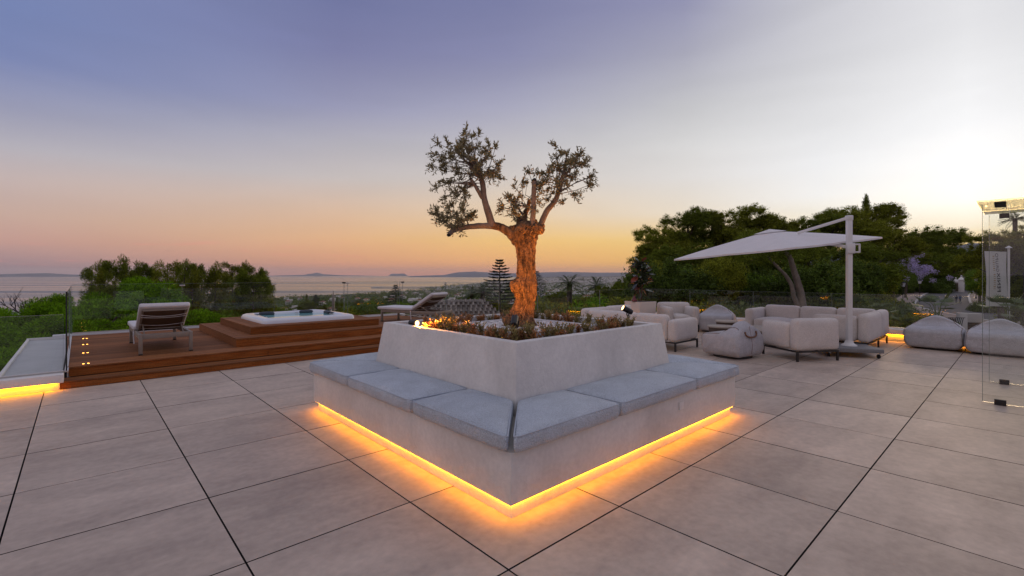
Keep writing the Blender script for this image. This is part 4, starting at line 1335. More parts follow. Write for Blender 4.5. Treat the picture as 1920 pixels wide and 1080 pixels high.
sl_ = thing('corner_sofa', 'pale grey L-shaped sofa with its back turned to the planter bench', 'sofa', uv(8.77, 4.71), RB)
frame(sl_, 0.02, 0.98, 0.02, 2.46)
frame(sl_, 0.985, 1.90, 1.50, 2.46)
legset(sl_, [(0.036, 0.036), (0.964, 0.036), (0.036, 2.444), (0.964, 1.4), (1.884, 1.516), (1.884, 2.444), (0.036, 1.2)])
sofa_block(sl_, 'armrest', 0.0, 0.98, 0.0, 0.21, 0.191, 0.645, seed=21, side=0.012)
sofa_block(sl_, 'backrest', 0.0, 0.21, 0.215, 0.98, 0.191, 0.735, seed=22, side=0.008)
sofa_block(sl_, 'backrest', 0.0, 0.21, 0.985, 2.24, 0.191, 0.735, seed=23, side=0.008)
sofa_block(sl_, 'backrest', 0.0, 0.94, 2.245, 2.46, 0.191, 0.755, seed=24, side=0.008)
sofa_block(sl_, 'backrest', 0.945, 1.90, 2.245, 2.46, 0.191, 0.765, seed=25, side=0.008)
sofa_block(sl_, 'seat_cushion', 0.215, 0.98, 0.215, 1.22, 0.195, 0.43, 0.05, seed=26, puff=0.04)
sofa_block(sl_, 'seat_cushion', 0.215, 0.98, 1.225, 2.24, 0.195, 0.43, 0.05, seed=27, puff=0.04)
sofa_block(sl_, 'seat_cushion', 0.985, 1.90, 1.50, 2.24, 0.195, 0.43, 0.05, seed=28, puff=0.04)

# ------------------------------------------------------------------ beanbags
def beanbag(label, loc, rz, seed, handle=False, s=1.0):
    """front faces local -y"""
    t = thing('beanbag_chair', label, 'beanbag', loc, rz, 'grey beanbag chairs', s)
    w, d, h = 1.0, 0.98, 0.66
    YK = [-1, -0.88, -0.3, 0.02, 0.22, 0.46, 0.74, 1.0]
    ZK = [0.37, 0.415, 0.44, 0.45, 0.56, 0.66, 0.675, 0.60]
    def shape(p):
        yy = p.y / (d / 2)
        xx = p.x / (w / 2)
        top = float(np.interp(yy, YK, ZK))
        if yy > 0.05: top *= 1 - 0.16 * min(1, (yy - 0.05) / 0.4) * xx * xx
        nz_ = p.z / h * top
        f_ = max(0.0, min(1.0, (nz_ - 0.36) / 0.30))
        f_ = f_ * f_ * (3 - 2 * f_)
        k = 1 - (0.52 if yy > 0.0 else 0.10) * f_
        bul = 1 + 0.045 * math.sin(math.pi * min(1, nz_ / 0.42))
        base = 0.91 + 0.09 * min(1, nz_ / 0.12)
        y2 = p.y * (0.94 + 0.06 * min(1, nz_ / 0.12))
        if yy > 0.3: y2 -= max(0, nz_ - 0.25) * 0.20
        wr = noise.noise(Vector((p.x * 7, p.y * 7 + seed, nz_ * 10))) * 0.012 + noise.noise(Vector((p.x * 2.5 + seed, p.y * 2.5, nz_ * 3))) * 0.020
        return Vector((p.x * k * bul * base * (1 + wr), y2 * (1 + wr), 0.035 + nz_ * 0.95))
    link('bag', softmesh('bag', w, d, h, 0.085, M['bean'], shape=shape, wr=0.004, seed=seed, cuts=19), t)
    MB().prism([(math.cos(a) * 0.43, math.sin(a) * 0.42) for a in [2 * math.pi * k / 20 for k in range(20)]], 0.0, 0.045).build('base', M['darkbase'], t)
    # seams: from front corner over the side to the top of the back
    for sx in (-1, 1):
        pts = [shape(Vector((sx * (w / 2 - 0.022), -0.46 + 0.90 * k / 17, h - 0.022))) + Vector((sx * 0.002, 0, 0.002)) for k in range(18)]
        MB().tube(pts, 0.0055, 5).build('piping', M['piping'], t)
        pts = [shape(Vector((sx * (w / 2 - 0.024), -d / 2 + 0.022, h * (0.10 + 0.84 * k / 7)))) for k in range(8)]
        MB().tube(pts, 0.0045, 5).build('piping', M['piping'], t)
    if handle:
        pts = []
        for k in range(13):
            a = math.pi * k / 12
            p = shape(Vector((-0.24 * math.cos(a), d / 2, h * (0.80 - 0.17 * math.sin(a)))))
            pts.append(p + Vector((0, 0.012 + 0.022 * math.sin(a), 0)))
        MB().tube(pts, 0.015, 8).build('handle', M['leather'], t, smooth=True)
        for q in (pts[0], pts[-1]):
            MB().tube([q - Vector((0, 0.03, 0)), q + Vector((0, 0.006, 0))], 0.024, 12).build('rivet', M['leather'], t)
        MB().tube([shape(Vector((0, d / 2, h * f_))) + Vector((0, 0.002, 0)) for f_ in (0.96, 0.85, 0.7, 0.55, 0.4, 0.25, 0.1)], 0.004, 5).build('seam', M['leather'], t)
    MB().box(-0.507, -0.503, -0.40, -0.37, 0.27, 0.30).build('label_tab', M['red_orn'], t)
    return t
beanbag('grey beanbag chair with brown leather handle on its back', (4.20, 8.98, 0), RB + math.pi - 0.20, 1, True, (0.80, 0.80, 1.02))
beanbag('grey beanbag chair by the kerb between the sofa and another beanbag', uv(13.34, 1.29), RB - math.pi / 2, 4, False, (0.90, 0.95, 1.0))
beanbag('grey beanbag chair half seen through the glass enclosure', uv(13.22, 0.33), RB - math.pi / 2, 7, False, (0.93, 0.95, 1.0))
beanbag('grey beanbag chair behind the round side tables', (5.62, 12.95, 0), RB - math.pi / 2 + 0.3, 9, False, (0.88, 0.9, 1.06))

# ------------------------------------------------------------------ tables
def round_table(label, loc, r, h):
    t = thing('side_table', label, 'table', loc, 0, 'round side tables')
    MB().lathe([(r * 0.96, h - 0.035), (r, h - 0.03), (r, h - 0.006), (r * 0.985, h)], 36).build('top', M['table_stone'], t, smooth=True)
    MB().lathe([(r * 0.82, 0.0), (r * 0.80, 0.02), (r * 0.90, h - 0.036)], 36).build('drum_base', M['table_side'], t, smooth=True)
round_table('low round side table with beige top beside the leather-handled beanbag', (4.72, 10.65, 0), 0.29, 0.40)
round_table('taller round side table tucked behind the low one', (5.05, 11.10, 0), 0.25, 0.47)
ct = thing('coffee_table', 'square low coffee table with beige top and dark woven sides by the sofa', 'table', uv(10.98, 3.55), RB)
MB().box(0, 1.15, 0, 0.95, 0.285, 0.325).build('top', M['table_stone'], ct, bevel=0.006)
MB().box(0.03, 1.12, 0.03, 0.92, 0.05, 0.284).build('woven_side', M['table_side'], ct, bevel=0.01)
MB().box(0.08, 1.07, 0.08, 0.87, 0.0, 0.049).build('plinth', M['darkbase'], ct)

# ------------------------------------------------------------------ cantilever umbrella
PX, PY = 6.55, 9.16
um = thing('cantilever_umbrella', 'large off-white cantilever umbrella, tilted, with its post on a wheeled slab', 'umbrella', (PX, PY, 0))
MBo = MB()
fl, frt, br_ = Vector((5.92 - PX, 8.90 - PY)), Vector((6.83 - PX, 8.65 - PY)), Vector((7.03 - PX, 9.38 - PY))
bl_ = fl + br_ - frt
MBo.prism([tuple(fl), tuple(frt), tuple(br_), tuple(bl_)], 0.10, 0.172)
MBo.build('base_slab', M['granite'], um, bevel=0.006)
for q, c in enumerate((fl, frt, br_, bl_)):
    cc = c * 0.86 + (fl + br_) / 2 * 0.14
    m = MB().tube([(cc.x - 0.013, cc.y, 0.038), (cc.x + 0.013, cc.y, 0.038)], 0.038, 14)
    m.build('caster_wheel', M['rubber'], um, smooth=True)
    MB().bar((cc.x + 0.02, cc.y, 0.042), (cc.x + 0.02, cc.y, 0.099), 0.008, 0.03).build('caster_fork', M['steel'], um)
MB().lathe([(0.135, 0.173), (0.13, 0.19), (0.085, 0.215), (0.072, 0.24), (0.07, 0.27)], 20).build('post_foot', M['white_metal'], um, smooth=True)
MB().box(-0.046, 0.046, -0.040, 0.040, 0.24, 2.655).build('post', M['white_metal'], um, bevel=0.012)
MB().box(-0.056, 0.054, -0.050, 0.050, 2.60, 2.70).build('post_cap', M['white_metal'], um, bevel=0.015)
# canopy corners (relative to the post)
cL, cN, cR = Vector((3.86, 11.23, 1.918)), Vector((5.18, 8.61, 2.056)), Vector((7.80, 9.93, 2.345))
cF = cL + cR - cN
O3 = Vector((PX, PY, 0))
cor = [c - O3 for c in (cL, cN, cR, cF)]
cen = (cor[0] + cor[2]) / 2
nrm = ((cor[2] - cor[0]).cross(cor[3] - cor[1])).normalized()
peak = cen + nrm * 0.40
def canopy_pt(k, s, r):
    """side k, position s along it, r from peak (0) to rim (1)"""
    rim = cor[k] * (1 - s) + cor[(k + 1) % 4] * s
    dip = 0.010 * (1 - (2 * (s if s < 0.5 else s - 0.5) * 2 - 1) ** 2)
    p = peak + (rim - peak) * r
    return p + nrm * (0.015 * math.sin(math.pi * r) - dip * r)
cm = MB()
NR, NSg = 8, 12
ring_v = []
for i in range(1, NR + 1):
    r = 0.09 + 0.91 * (i - 1) / (NR - 1)
    for k in range(4):
        for q in range(NSg):
            ring_v.append(canopy_pt(k, q / NSg, r))
n4 = 4 * NSg
fc = []
for i in range(NR - 1):
    for k in range(n4):
        fc.append((i * n4 + k, i * n4 + (k + 1) % n4, (i + 1) * n4 + (k + 1) % n4, (i + 1) * n4 + k))
# short valance
for k in range(n4):
    ring_v.append(ring_v[(NR - 1) * n4 + k] - nrm * 0.035)
for k in range(n4):
    fc.append(((NR - 1) * n4 + k, (NR - 1) * n4 + (k + 1) % n4, NR * n4 + (k + 1) % n4, NR * n4 + k))
cm.add(ring_v, fc)
cm.build('canopy', M['canopy'], um, smooth=True)
vt = MB()
vv = [peak + nrm * 0.045]
for k in range(4):
    for q in range(4):
        vv.append(canopy_pt(k, q / 4, 0.16) + nrm * 0.022)
vt.add(vv, [(0, 1 + k, 1 + (k + 1) % 16) for k in range(16)])
vt.build('vent_cap', M['canopy'], um)
for k in range(4):
    for s in (0, 0.5):
        a, b_ = canopy_pt(k, s, 0.06) - nrm * 0.03, canopy_pt(k, s, 0.985) - nrm * 0.022
        m_ = canopy_pt(k, s, 0.5) - nrm * 0.028
        MB().tube([a, m_, b_], 0.010, 6).build('rib', M['white_metal'], um)
MB().tube([peak - nrm * 0.22, peak + nrm * 0.03], 0.035, 12).build('hub', M['white_metal'], um)
MB().tube([peak - nrm * 0.26, peak - nrm * 0.22], [0.012, 0.03], 10).build('hub_cap', M['white_metal'], um)
mid_edge = (cor[1] + cor[2]) / 2
at = canopy_pt(1, 0.5, 0.42) + nrm * 0.03
MB().bar((0, 0, 2.66), at, 0.038, 0.055).build('upper_strut', M['white_metal'], um, bevel=0.008)
MB().bar((0, 0.0, 2.08), canopy_pt(1, 0.5, 0.30) - nrm * 0.07, 0.045, 0.06).build('lower_arm', M['white_metal'], um, bevel=0.008)
MB().box(-0.085, 0.075, -0.075, -0.046, 1.96, 2.16).build('crank_box', M['white_metal'], um, bevel=0.02)
gh = MB()
gh.bar((0.06, -0.06, 1.985), (0.165, -0.06, 1.985), 0.03, 0.028)
gh.bar((0.06, -0.06, 2.135), (0.165, -0.06, 2.135), 0.03, 0.028)
gh.bar((0.158, -0.06, 1.975), (0.158, -0.06, 2.145), 0.03, 0.028)
gh.build('crank_handle', M['white_metal'], um, bevel=0.008)

# ------------------------------------------------------------------ potted rubber plant
pt = thing('potted_plant', 'rubber plant with big dark glossy leaves in a square cream planter', 'potted plant', (3.62, 13.30, 0), RB - 0.25)
MB().frustum(sq(0.27), sq(0.31), 0.001, 0.80).build('planter_box', M['pot'], pt, bevel=0.008)
MB().box(-0.27, 0.27, -0.27, 0.27, 0.801, 0.806).build('soil', M['soil'], pt)
rng = random.Random(8)
for (lx, ly, hh) in ((0.05, 0.0, 1.75), (-0.03, 0.06, 1.55), (0.0, -0.06, 1.30)):
    MB().tube([(lx * 0.5, ly * 0.5, 0.79), (lx, ly, 1.15), (lx * 1.8, ly * 1.6, hh)], [0.022, 0.018, 0.010], 8).build('stem', M['stem'], pt, smooth=True)
def bigleaf(mt):
    v, f = [], []
    for i, (t, w) in enumerate(((0, 0.008), (0.2, 0.035), (0.5, 0.052), (0.8, 0.036), (1.0, 0.002))):
        z = -0.05 * t * t
        v += [(t * 0.19, -w, z + 0.012), (t * 0.19, 0, z), (t * 0.19, w, z + 0.012)]
        if i:
            o = 3 * i
            f += [(o - 3, o - 2, o + 1, o), (o - 2, o - 1, o + 2, o + 1)]
    return MB().add(v, f).mesh('leaf', mt, smooth=True)
BL = [bigleaf(M['ficus']), bigleaf(M['ficus']), bigleaf(M['ficus_red'])]
for k in range(84):
    hh = rng.uniform(1.05, 1.92)
    a = rng.random() * 6.28
    rr = rng.uniform(0.02, 0.11) + (0.06 if hh < 1.6 else 0)
    lf = link('leaf', BL[0 if rng.random() < 0.88 else 2], pt)
    lf.location = (math.cos(a) * rr, math.sin(a) * rr, hh)
    lf.rotation_euler = (rng.uniform(-0.4, 0.4), rng.uniform(-1.0, 0.7), a)
    s = rng.uniform(1.1, 1.75)
    lf.scale = (s, s, s)
od = thing('ornament', 'small dark red pointed ornament on the planter rim', 'ornament', (3.40, 13.10, 0.807))
MB().lathe([(0.075, 0.0), (0.085, 0.03), (0.05, 0.09), (0.015, 0.16), (0.004, 0.19)], 14).build('body', M['red_orn'], od, smooth=True)
# ================================================================== VEGETATION
def sph(r_, n):
    d = r_.normal(size=(n, 3))
    return d / np.linalg.norm(d, axis=1, keepdims=True)
def leaf_cloud(centers, radii, per, size, aspect, seed, out=0.8, up=0.3, shell=0.45):
    """diamond leaves spread through clumps, mostly near each clump's skin and pointing outward"""
    r_ = np.random.default_rng(seed)
    C = np.repeat(np.asarray(centers, float), per, 0)
    R_ = np.repeat(np.asarray(radii, float), per, 0)
    n_ = len(C)
    d = sph(r_, n_)
    B_ = C + d * R_ * (r_.random((n_, 1)) ** shell)
    D_ = unit(d * out + r_.normal(size=(n_, 3)) * 0.6 + np.array([0, 0, up]))
    N_ = unit(np.cross(D_, r_.normal(size=(n_, 3))))
    L = size * r_.uniform(0.6, 1.3, n_)
    return leaf_quads(B_, D_, N_, L, L * aspect)
def core_quads(cs, rr, k, seed):
    """a small dark heart in each clump, so that the crown is not see-through everywhere"""
    nu, nv = 8, 5
    g = []
    for j in range(nv + 1):
        th = math.pi * j / nv
        g.append([(math.sin(th) * math.cos(2 * math.pi * i / nu), math.sin(th) * math.sin(2 * math.pi * i / nu), math.cos(th)) for i in range(nu + 1)])
    S = np.array([[g[j][i], g[j + 1][i], g[j + 1][i + 1], g[j][i + 1]] for j in range(nv) for i in range(nu)])
    return np.concatenate([(S * r * k + c).reshape(-1, 3) for c, r in zip(np.asarray(cs, float), np.asarray(rr, float))])
def make_tree(name, V, leafmat, trunk, barkmat, extra=None, core=None):
    if core is not None:
        K = core_quads(core[0], core[1], core[2], 9)
        cm_ = quad_mesh('crown', np.concatenate([V, K]), leafmat)
    else:
        cm_ = quad_mesh('crown', V, leafmat)
    tm_ = trunk.mesh('trunk', barkmat, smooth=True) if trunk else None
    return (name, cm_, tm_, extra)
def place(T_, label, cat, group, x, y, z, s=1.0, rz=0.0, sz=None):
    t = thing(T_[0], label, cat, (x, y, z), rz, group, (s, s, sz if sz else s))
    link('crown', T_[1], t)
    if T_[2]: link('trunk', T_[2], t)
    if T_[3]:
        for nm, me in T_[3]: link(nm, me, t)
    return t
def at(px, py, D):
    """a spot D metres in front of the terrace eye point, bearing and height read off the photo"""
    return ((px - 960) / 884.0 * D, D, EYE - (py - 515) / 884.0 * D)

# --- crown builders; all have the crown top at z = 0 so they can be hung by their top
def dome_pine(seed, R=3.0, H=2.4, ncl=27, per=1300, trunk_h=9.0):
    r_ = np.random.default_rng(seed)
    cs, rr = [], []
    for k in range(ncl):
        a = r_.random() * 6.283
        q = math.sqrt(r_.random())
        zt_ = -H * (q ** 2.2) * 0.85 - r_.random() * 1.3 * (1 if r_.random() < 0.5 else 0.25) - 0.35
        cs.append((math.cos(a) * q * R, math.sin(a) * q * R, zt_))
        g = r_.uniform(0.42, 0.74)
        rr.append((g, g, g * 0.78))
    V = leaf_cloud(cs, rr, per, 0.15, 0.26, seed, 1.1, 0.25, 0.30)
    t = MB().tube([(0, 0, -trunk_h), (0.15, 0.1, -trunk_h * 0.5), (0, 0, -H * 0.9)], [0.24, 0.19, 0.12], 9)
    for k in range(7):
        c = cs[k * (len(cs) // 8)]
        t.tube([(0, 0, -H * 1.2), (c[0] * 0.5, c[1] * 0.5, c[2] * 0.6 - H * 0.45), c], [0.09, 0.06, 0.02], 6)
    return make_tree('umbrella_pine', V, M['pine_bright'], t, M['bark'], core=(cs, rr, 0.55))
def feather_pine(seed, R=1.5, H=6.5, ncl=95, per=130, mt='pine_dark', trunk_h=14.0):
    """young open pine: tufts on rising branches, sky between them"""
    r_ = np.random.default_rng(seed)
    cs, rr = [], []
    t = MB().tube([(0, 0, -trunk_h), (0.1, 0, -H), (0, 0, -0.6)], [0.16, 0.11, 0.02], 7)
    lead = [(0, 0)] + [(r_.uniform(-0.5, 0.5) * R, r_.uniform(-0.5, 0.5) * R) for k in range(4)]
    for k in range(ncl):
        q = r_.random()
        z = -H * q
        w = R * (0.22 + 0.78 * q ** 0.75) * r_.uniform(0.35, 1.05)
        a = r_.random() * 6.283
        lx, ly = lead[k % 5]
        x, y = math.cos(a) * w + lx * (1 - q), math.sin(a) * w + ly * (1 - q)
        cs.append((x, y, z - (0.3 if k % 5 else 0)))
        g = r_.uniform(0.22, 0.46)
        rr.append((g * 0.75, g * 0.75, g * 1.15))
        if k % 3 == 0: t.tube([(0, 0, z - w * 0.55), (x * 0.6, y * 0.6, z - 0.25), (x, y, z)], [0.045, 0.03, 0.012], 4, cap=False)
    V = leaf_cloud(cs, rr, per, 0.22, 0.17, seed, 0.5, 0.9, 0.5)
    return make_tree('young_pine', V, M[mt], t, M['bark'])
def big_pine(seed, R=5.0, H=8.0, ncl=290, per=95, mt='pine_olive', leaf=0.34, trunk_h=17.0, bark='bark'):
    """old aleppo pine: heavy rounded masses made of many small tufts"""
    r_ = np.random.default_rng(seed)
    cs, rr = [], []
    masses = [(r_.uniform(-0.6, 0.6) * R, r_.uniform(-0.6, 0.6) * R, -H * r_.uniform(0.12, 0.75), R * r_.uniform(0.30, 0.48)) for k in range(11)]
    masses[0] = (0, 0, -R * 0.40, R * 0.40)
    t = MB().tube([(0, 0, -trunk_h), (0.4, 0.2, -trunk_h * 0.6), (0, 0, -H * 0.5), (0, 0, -H * 0.2)], [0.42, 0.34, 0.22, 0.08], 9)
    for m_ in masses:
        t.tube([(0, 0, -H * 0.95), (m_[0] * 0.5, m_[1] * 0.5, m_[2] - 1.2), (m_[0], m_[1], m_[2])], [0.16, 0.11, 0.04], 5, cap=False)
        for k in range(ncl // 11):
            d = r_.normal(size=3)
            d /= np.linalg.norm(d)
            if d[2] < -0.5: d[2] *= -0.5
            q_ = r_.uniform(0.55, 1.12)
            cs.append((m_[0] + d[0] * m_[3] * q_, m_[1] + d[1] * m_[3] * q_, min(-0.3, m_[2] + d[2] * m_[3] * 0.85 * q_)))
            g = r_.uniform(0.32, 0.85)
            rr.append((g * r_.uniform(0.8, 1.3), g * r_.uniform(0.8, 1.3), g * 0.75))
    V = leaf_cloud(cs, rr, per, leaf, 0.17, seed, 0.7, 0.55, 0.55)
    return make_tree('pine_tree', V, M[mt], t, M[bark], core=(cs, rr, 0.40))
def round_tree(seed, R=3.0, H=5.0, ncl=110, per=170, mt='leaf_mid', leaf=0.22, name='broadleaf_tree', trunk_h=9.0):
    r_ = np.random.default_rng(seed)
    d = sph(r_, ncl)
    q = r_.random((ncl, 1)) ** 0.4
    cs = d * q * np.array([R, R, H / 2]) * 0.85 + np.array([0, 0, -H / 2])
    g = r_.uniform(0.12, 0.30, (ncl, 1)) * R
    V = leaf_cloud(cs, np.repeat(g, 3, 1), per, leaf, 0.42, seed, 0.7, 0.2, 0.5)
    t = MB().tube([(0, 0, -trunk_h), (0.1, 0.1, -H * 0.8), (0, 0, -H * 0.4)], [0.22, 0.17, 0.08], 7)
    return make_tree(name, V, M[mt], t, M['bark'], core=(cs, np.repeat(g, 3, 1), 0.34))
def bush(seed, R=1.2, H=1.5, mt='leaf_mid', ncl=30, per=200, leaf=0.13, name='bush'):
    r_ = np.random.default_rng(seed)
    d = sph(r_, ncl)
    d[:, 2] = np.abs(d[:, 2])
    cs = d * (r_.random((ncl, 1)) ** 0.4) * np.array([R, R, H * 0.8]) + np.array([0, 0, -H])
    g = r_.uniform(0.25, 0.42, (ncl, 1)) * R
    V = leaf_cloud(cs, np.repeat(g, 3, 1), per, leaf, 0.4, seed, 0.7, 0.4, 0.5)
    t = MB()
    for k in range(4):
        a = k * 1.6
        t.tube([(0, 0, -H - 1.5), (math.cos(a) * R * 0.3, math.sin(a) * R * 0.3, -H * 0.6)], [0.05, 0.02], 5, cap=False)
    return make_tree(name, V, M[mt], t, M['bark'], core=(cs, np.repeat(g, 3, 1), 0.34))
def cypress(seed, R=1.1, H=11.0):
    r_ = np.random.default_rng(seed)
    cs, rr = [], []
    for k in range(90):
        q = r_.random()
        w = R * min(1, (q * 3.2) ** 0.7) * (1 - 0.25 * q)
        a = r_.random() * 6.283
        cs.append((math.cos(a) * w * 0.6, math.sin(a) * w * 0.6, -H * q))
        rr.append((w * 0.42 + 0.08, w * 0.42 + 0.08, 0.7))
    V = leaf_cloud(cs, rr, 60, 0.32, 0.3, seed, 0.35, 1.0, 0.5)
    t = MB().tube([(0, 0, -H - 4), (0, 0, -H * 0.3)], [0.2, 0.08], 7)
    return make_tree('cypress_tree', V, M['pine_dark'], t, M['bark'])

DP = [dome_pine(1), dome_pine(2, 2.6, 2.0, 21), dome_pine(3, 2.2, 2.2, 17)]
FP = [feather_pine(11), feather_pine(12, 1.2, 6.0, 80), feather_pine(13, 1.7, 7.0, 110, mt='pine_olive'), feather_pine(14, 1.1, 5.5, 66, mt='pine_olive')]
BP_ = [big_pine(21), big_pine(22, 4.4, 7.0, 250), big_pine(23, 5.6, 9.0, 340, mt='pine_dark'), big_pine(24, 4.8, 8.0, 290, mt='pine_dark')]
RT = [round_tree(31), round_tree(32, 2.4, 4.2), round_tree(33, 3.4, 5.6, 120, mt='leaf_deep'), round_tree(34, 2.6, 5.0, mt='pine_olive')]
BU = [bush(41), bush(42, 1.5, 1.7, 'leaf_deep'), bush(43, 1.0, 1.2, 'pine_olive'), bush(44, 1.3, 1.4, 'palm')]
CY = [cypress(51)]

# bright umbrella pines just below the deck, left
rng = random.Random(33)
for k, (px, py, D, m_, s) in enumerate([(262, 519, 23, 0, 1.0), (182, 552, 20, 1, 1.0), (60, 566, 25, 0, 0.95), (5, 590, 21, 2, 1.0), (80, 622, 17.5, 1, 0.8), (335, 556, 24, 1, 1.0), (232, 588, 19, 2, 0.9),
                                        (-20, 640, 16.5, 1, 0.9), (130, 598, 20, 2, 1.0), (150, 640, 18.5, 2, 0.7), (400, 584, 25, 2, 1.0), (310, 600, 21, 2, 0.75), (-40, 570, 28, 0, 1.0), (120, 545, 29, 2, 1.0)]):
    x, y, z = at(px, py, D)
    place(DP[m_], 'bright green umbrella pine with puffy rounded crown below the deck', 'tree', 'bright umbrella pines below the deck', x, y, z, s, rng.random() * 6.28)
# the row of young dark pines behind them
for k, (px, py, D, m_) in enumerate([(172, 505, 44, 1), (196, 494, 42, 3), (234, 487, 40, 0), (268, 497, 45, 1), (292, 500, 46, 3), (314, 487, 43, 2), (346, 492, 42, 0), (378, 501, 46, 1), (404, 499, 44, 3), (436, 490, 43, 2), (462, 496, 44, 0), (486, 508, 45, 1), (505, 524, 46, 3), (216, 505, 47, 2), (330, 503, 48, 2), (420, 506, 49, 2), (452, 510, 40, 1), (360, 512, 40, 3), (250, 508, 50, 0), (475, 520, 40, 0)]):
    x, y, z = at(px, py, D)
    place(FP[m_], 'dark young pine with open feathery crown standing against the sea', 'tree', 'young pines in a row beyond the deck', x, y, z, 1.0 + 0.15 * (k % 3 - 1), rng.random() * 6.28)
# dark thicket filling the slope behind the hot tub
for k in range(46):
    px = rng.uniform(330, 1010)
    D = rng.uniform(24, 48)
    x, y, z = at(px, rng.uniform(572, 600) + (0 if px < 520 else 4), D)
    place(RT[rng.choice((2, 2, 0, 3))], 'dense dark green tree filling the slope behind the glass railing', 'tree', 'dark trees on the slope behind the deck', x, y, z, rng.uniform(0.7, 1.0), rng.random() * 6.28)
# a bare dead tree
dt = thing('dead_tree', 'bare dead tree with spreading leafless branches above the umbrella pines', 'tree', at(58, 606, 27), 0, None, 1.0)
def branch(mb, p, d, L, r, depth, rg):
    q = p + d * L
    mid = (p + q) / 2 + Vector((rg.uniform(-1, 1), rg.uniform(-1, 1), rg.uniform(-0.3, 0.6))) * L * 0.07
    mb.tube([p, mid, q], [r, r * 0.8, r * 0.55], 5, cap=False)
    if depth == 0: return
    for k in range(rg.choice((2, 3))):
        nd = (d + Vector((rg.uniform(-1, 1), rg.uniform(-0.8, 0.8), rg.uniform(-0.15, 0.75))) * 0.75).normalized()
        branch(mb, p + d * L * rg.uniform(0.55, 1.0), nd, L * rg.uniform(0.55, 0.8), r * 0.55, depth - 1, rg)
rg = random.Random(4)
dm = MB().tube([(0, 0, -6), (0.1, 0, -2), (0, 0, 0.2)], [0.16, 0.13, 0.09], 8)
for dx, dz in ((-1.2, 0.45), (-0.9, 0.7), (-0.45, 1.0), (0.0, 1.1), (0.3, 1.0), (0.7, 0.8), (1.1, 0.5), (1.2, 0.30)):
    branch(dm, Vector((0, 0, rg.uniform(-0.6, 0.2))), Vector((dx, rg.uniform(-0.4, 0.4), dz)).normalized(), rg.uniform(0.85, 1.15), 0.055, 3, rg)
dm.build('branches', M['bark_dead'], dt)

# --- right: old pines against the afterglow
TALL = ['small sunset-edged pine right above the rubber plant', 'sunset-edged pine between the rubber plant and the umbrella tip', 'tall pine rising above the low tip of the umbrella canopy', 'tall pine above the lower half of the sloping umbrella canopy',
        'high-domed pine above the umbrella canopy just short of its vent cap', 'tall pine directly above the umbrella vent cap', 'tall pine between the umbrella vent cap and its upper strut', 'tall pine above the foot of the umbrella strut',
        'tall pine behind the middle of the umbrella strut', 'tall pine directly behind the top of the umbrella post', 'tall pine just beyond the cypress spike toward the jacaranda', 'shorter pine stepping down between the cypress spike and the jacaranda',
        'far dark pine above the jacaranda across the road', 'far pine above the blue car on the road bend', 'lowest far pine above the white gate pillars']
for k, (px, py, D, m_, s) in enumerate([(1212, 458, 70, 1, 0.8), (1246, 418, 74, 0, 1.0), (1290, 394, 76, 3, 1.0), (1336, 398, 78, 1, 1.0), (1386, 384, 76, 0, 1.05), (1424, 404, 74, 1, 1.0), (1470, 404, 72, 0, 1.0), (1512, 399, 76, 2, 1.0), (1556, 392, 74, 3, 1.0), (1600, 384, 72, 0, 1.0), (1644, 383, 76, 1, 1.0), (1676, 420, 80, 0, 0.85), (1722, 424, 152, 2, 1.7), (1764, 430, 160, 3, 1.7), (1808, 462, 190, 2, 1.6),
                                     (1258, 462, 58, 3, 0.75), (1316, 452, 58, 2, 0.8), (1376, 462, 55, 3, 0.75), (1440, 455, 56, 2, 0.8), (1530, 452, 55, 3, 0.8), (1600, 446, 58, 2, 0.85), (1650, 458, 62, 3, 0.8), (1726, 462, 142, 2, 1.5), (1780, 484, 165, 3, 1.4), (1822, 498, 215, 2, 1.4), (1196, 494, 60, 1, 0.5)]):
    x, y, z = at(px, py, D)
    edge = k < 15
    place(BP_[m_], TALL[k] if edge else 'dark full-crowned pine standing in front of the taller sunlit pines', 'tree', 'tall pines against the sunset' if edge else 'dark pines in front of the tall ones', x, y, z, s, rng.random() * 6.28)
x, y, z = at(1624, 371, 78)
place(CY[0], 'narrow dark cypress poking above the pines near the umbrella post', 'tree', None, x, y, z, 1.0)
# leaning pine with pale bare trunk seen under the umbrella
lp = thing('leaning_pine', 'leaning pine with pale forked bare trunk seen below the umbrella canopy', 'tree', at(1503, 578, 34))
def rel(px, py, D=34.0, dy=0.0):
    p = Vector(at(px, py, D)) - Vector(at(1503, 578, 34))
    return (p.x, p.y + dy, p.z)
MB().tube(spline([rel(1512, 640), rel(1505, 576), rel(1500, 545), rel(1490, 512), rel(1484, 492), rel(1478, 478), rel(1462, 468), rel(1440, 450)], 4), [float(v_) for v_ in np.interp(np.linspace(0, 1, 29), [0, 0.5, 1], [0.30, 0.20, 0.10])], 10, wob=0.2).build('trunk', M['bark_pale'], lp, smooth=True)
MB().tube(spline([rel(1506, 590), rel(1490, 560), rel(1484, 535), rel(1472, 515), rel(1455, 498), rel(1440, 480)], 4), [float(v_) for v_ in np.interp(np.linspace(0, 1, 21), [0, 1], [0.20, 0.07])], 9, wob=0.2).build('fork', M['bark_pale'], lp, smooth=True)
r_ = np.random.default_rng(77)
cs = np.array([rel(1452, 462)]) + np.clip(r_.normal(size=(60, 3)), -1.4, 1.4) * np.array([1.8, 1.4, 0.45])
link('crown', quad_mesh('crown', leaf_cloud(cs, np.full((60, 3), 0.55), 220, 0.20, 0.22, 78, 0.8, 0.4), M['pine_dark']), lp)
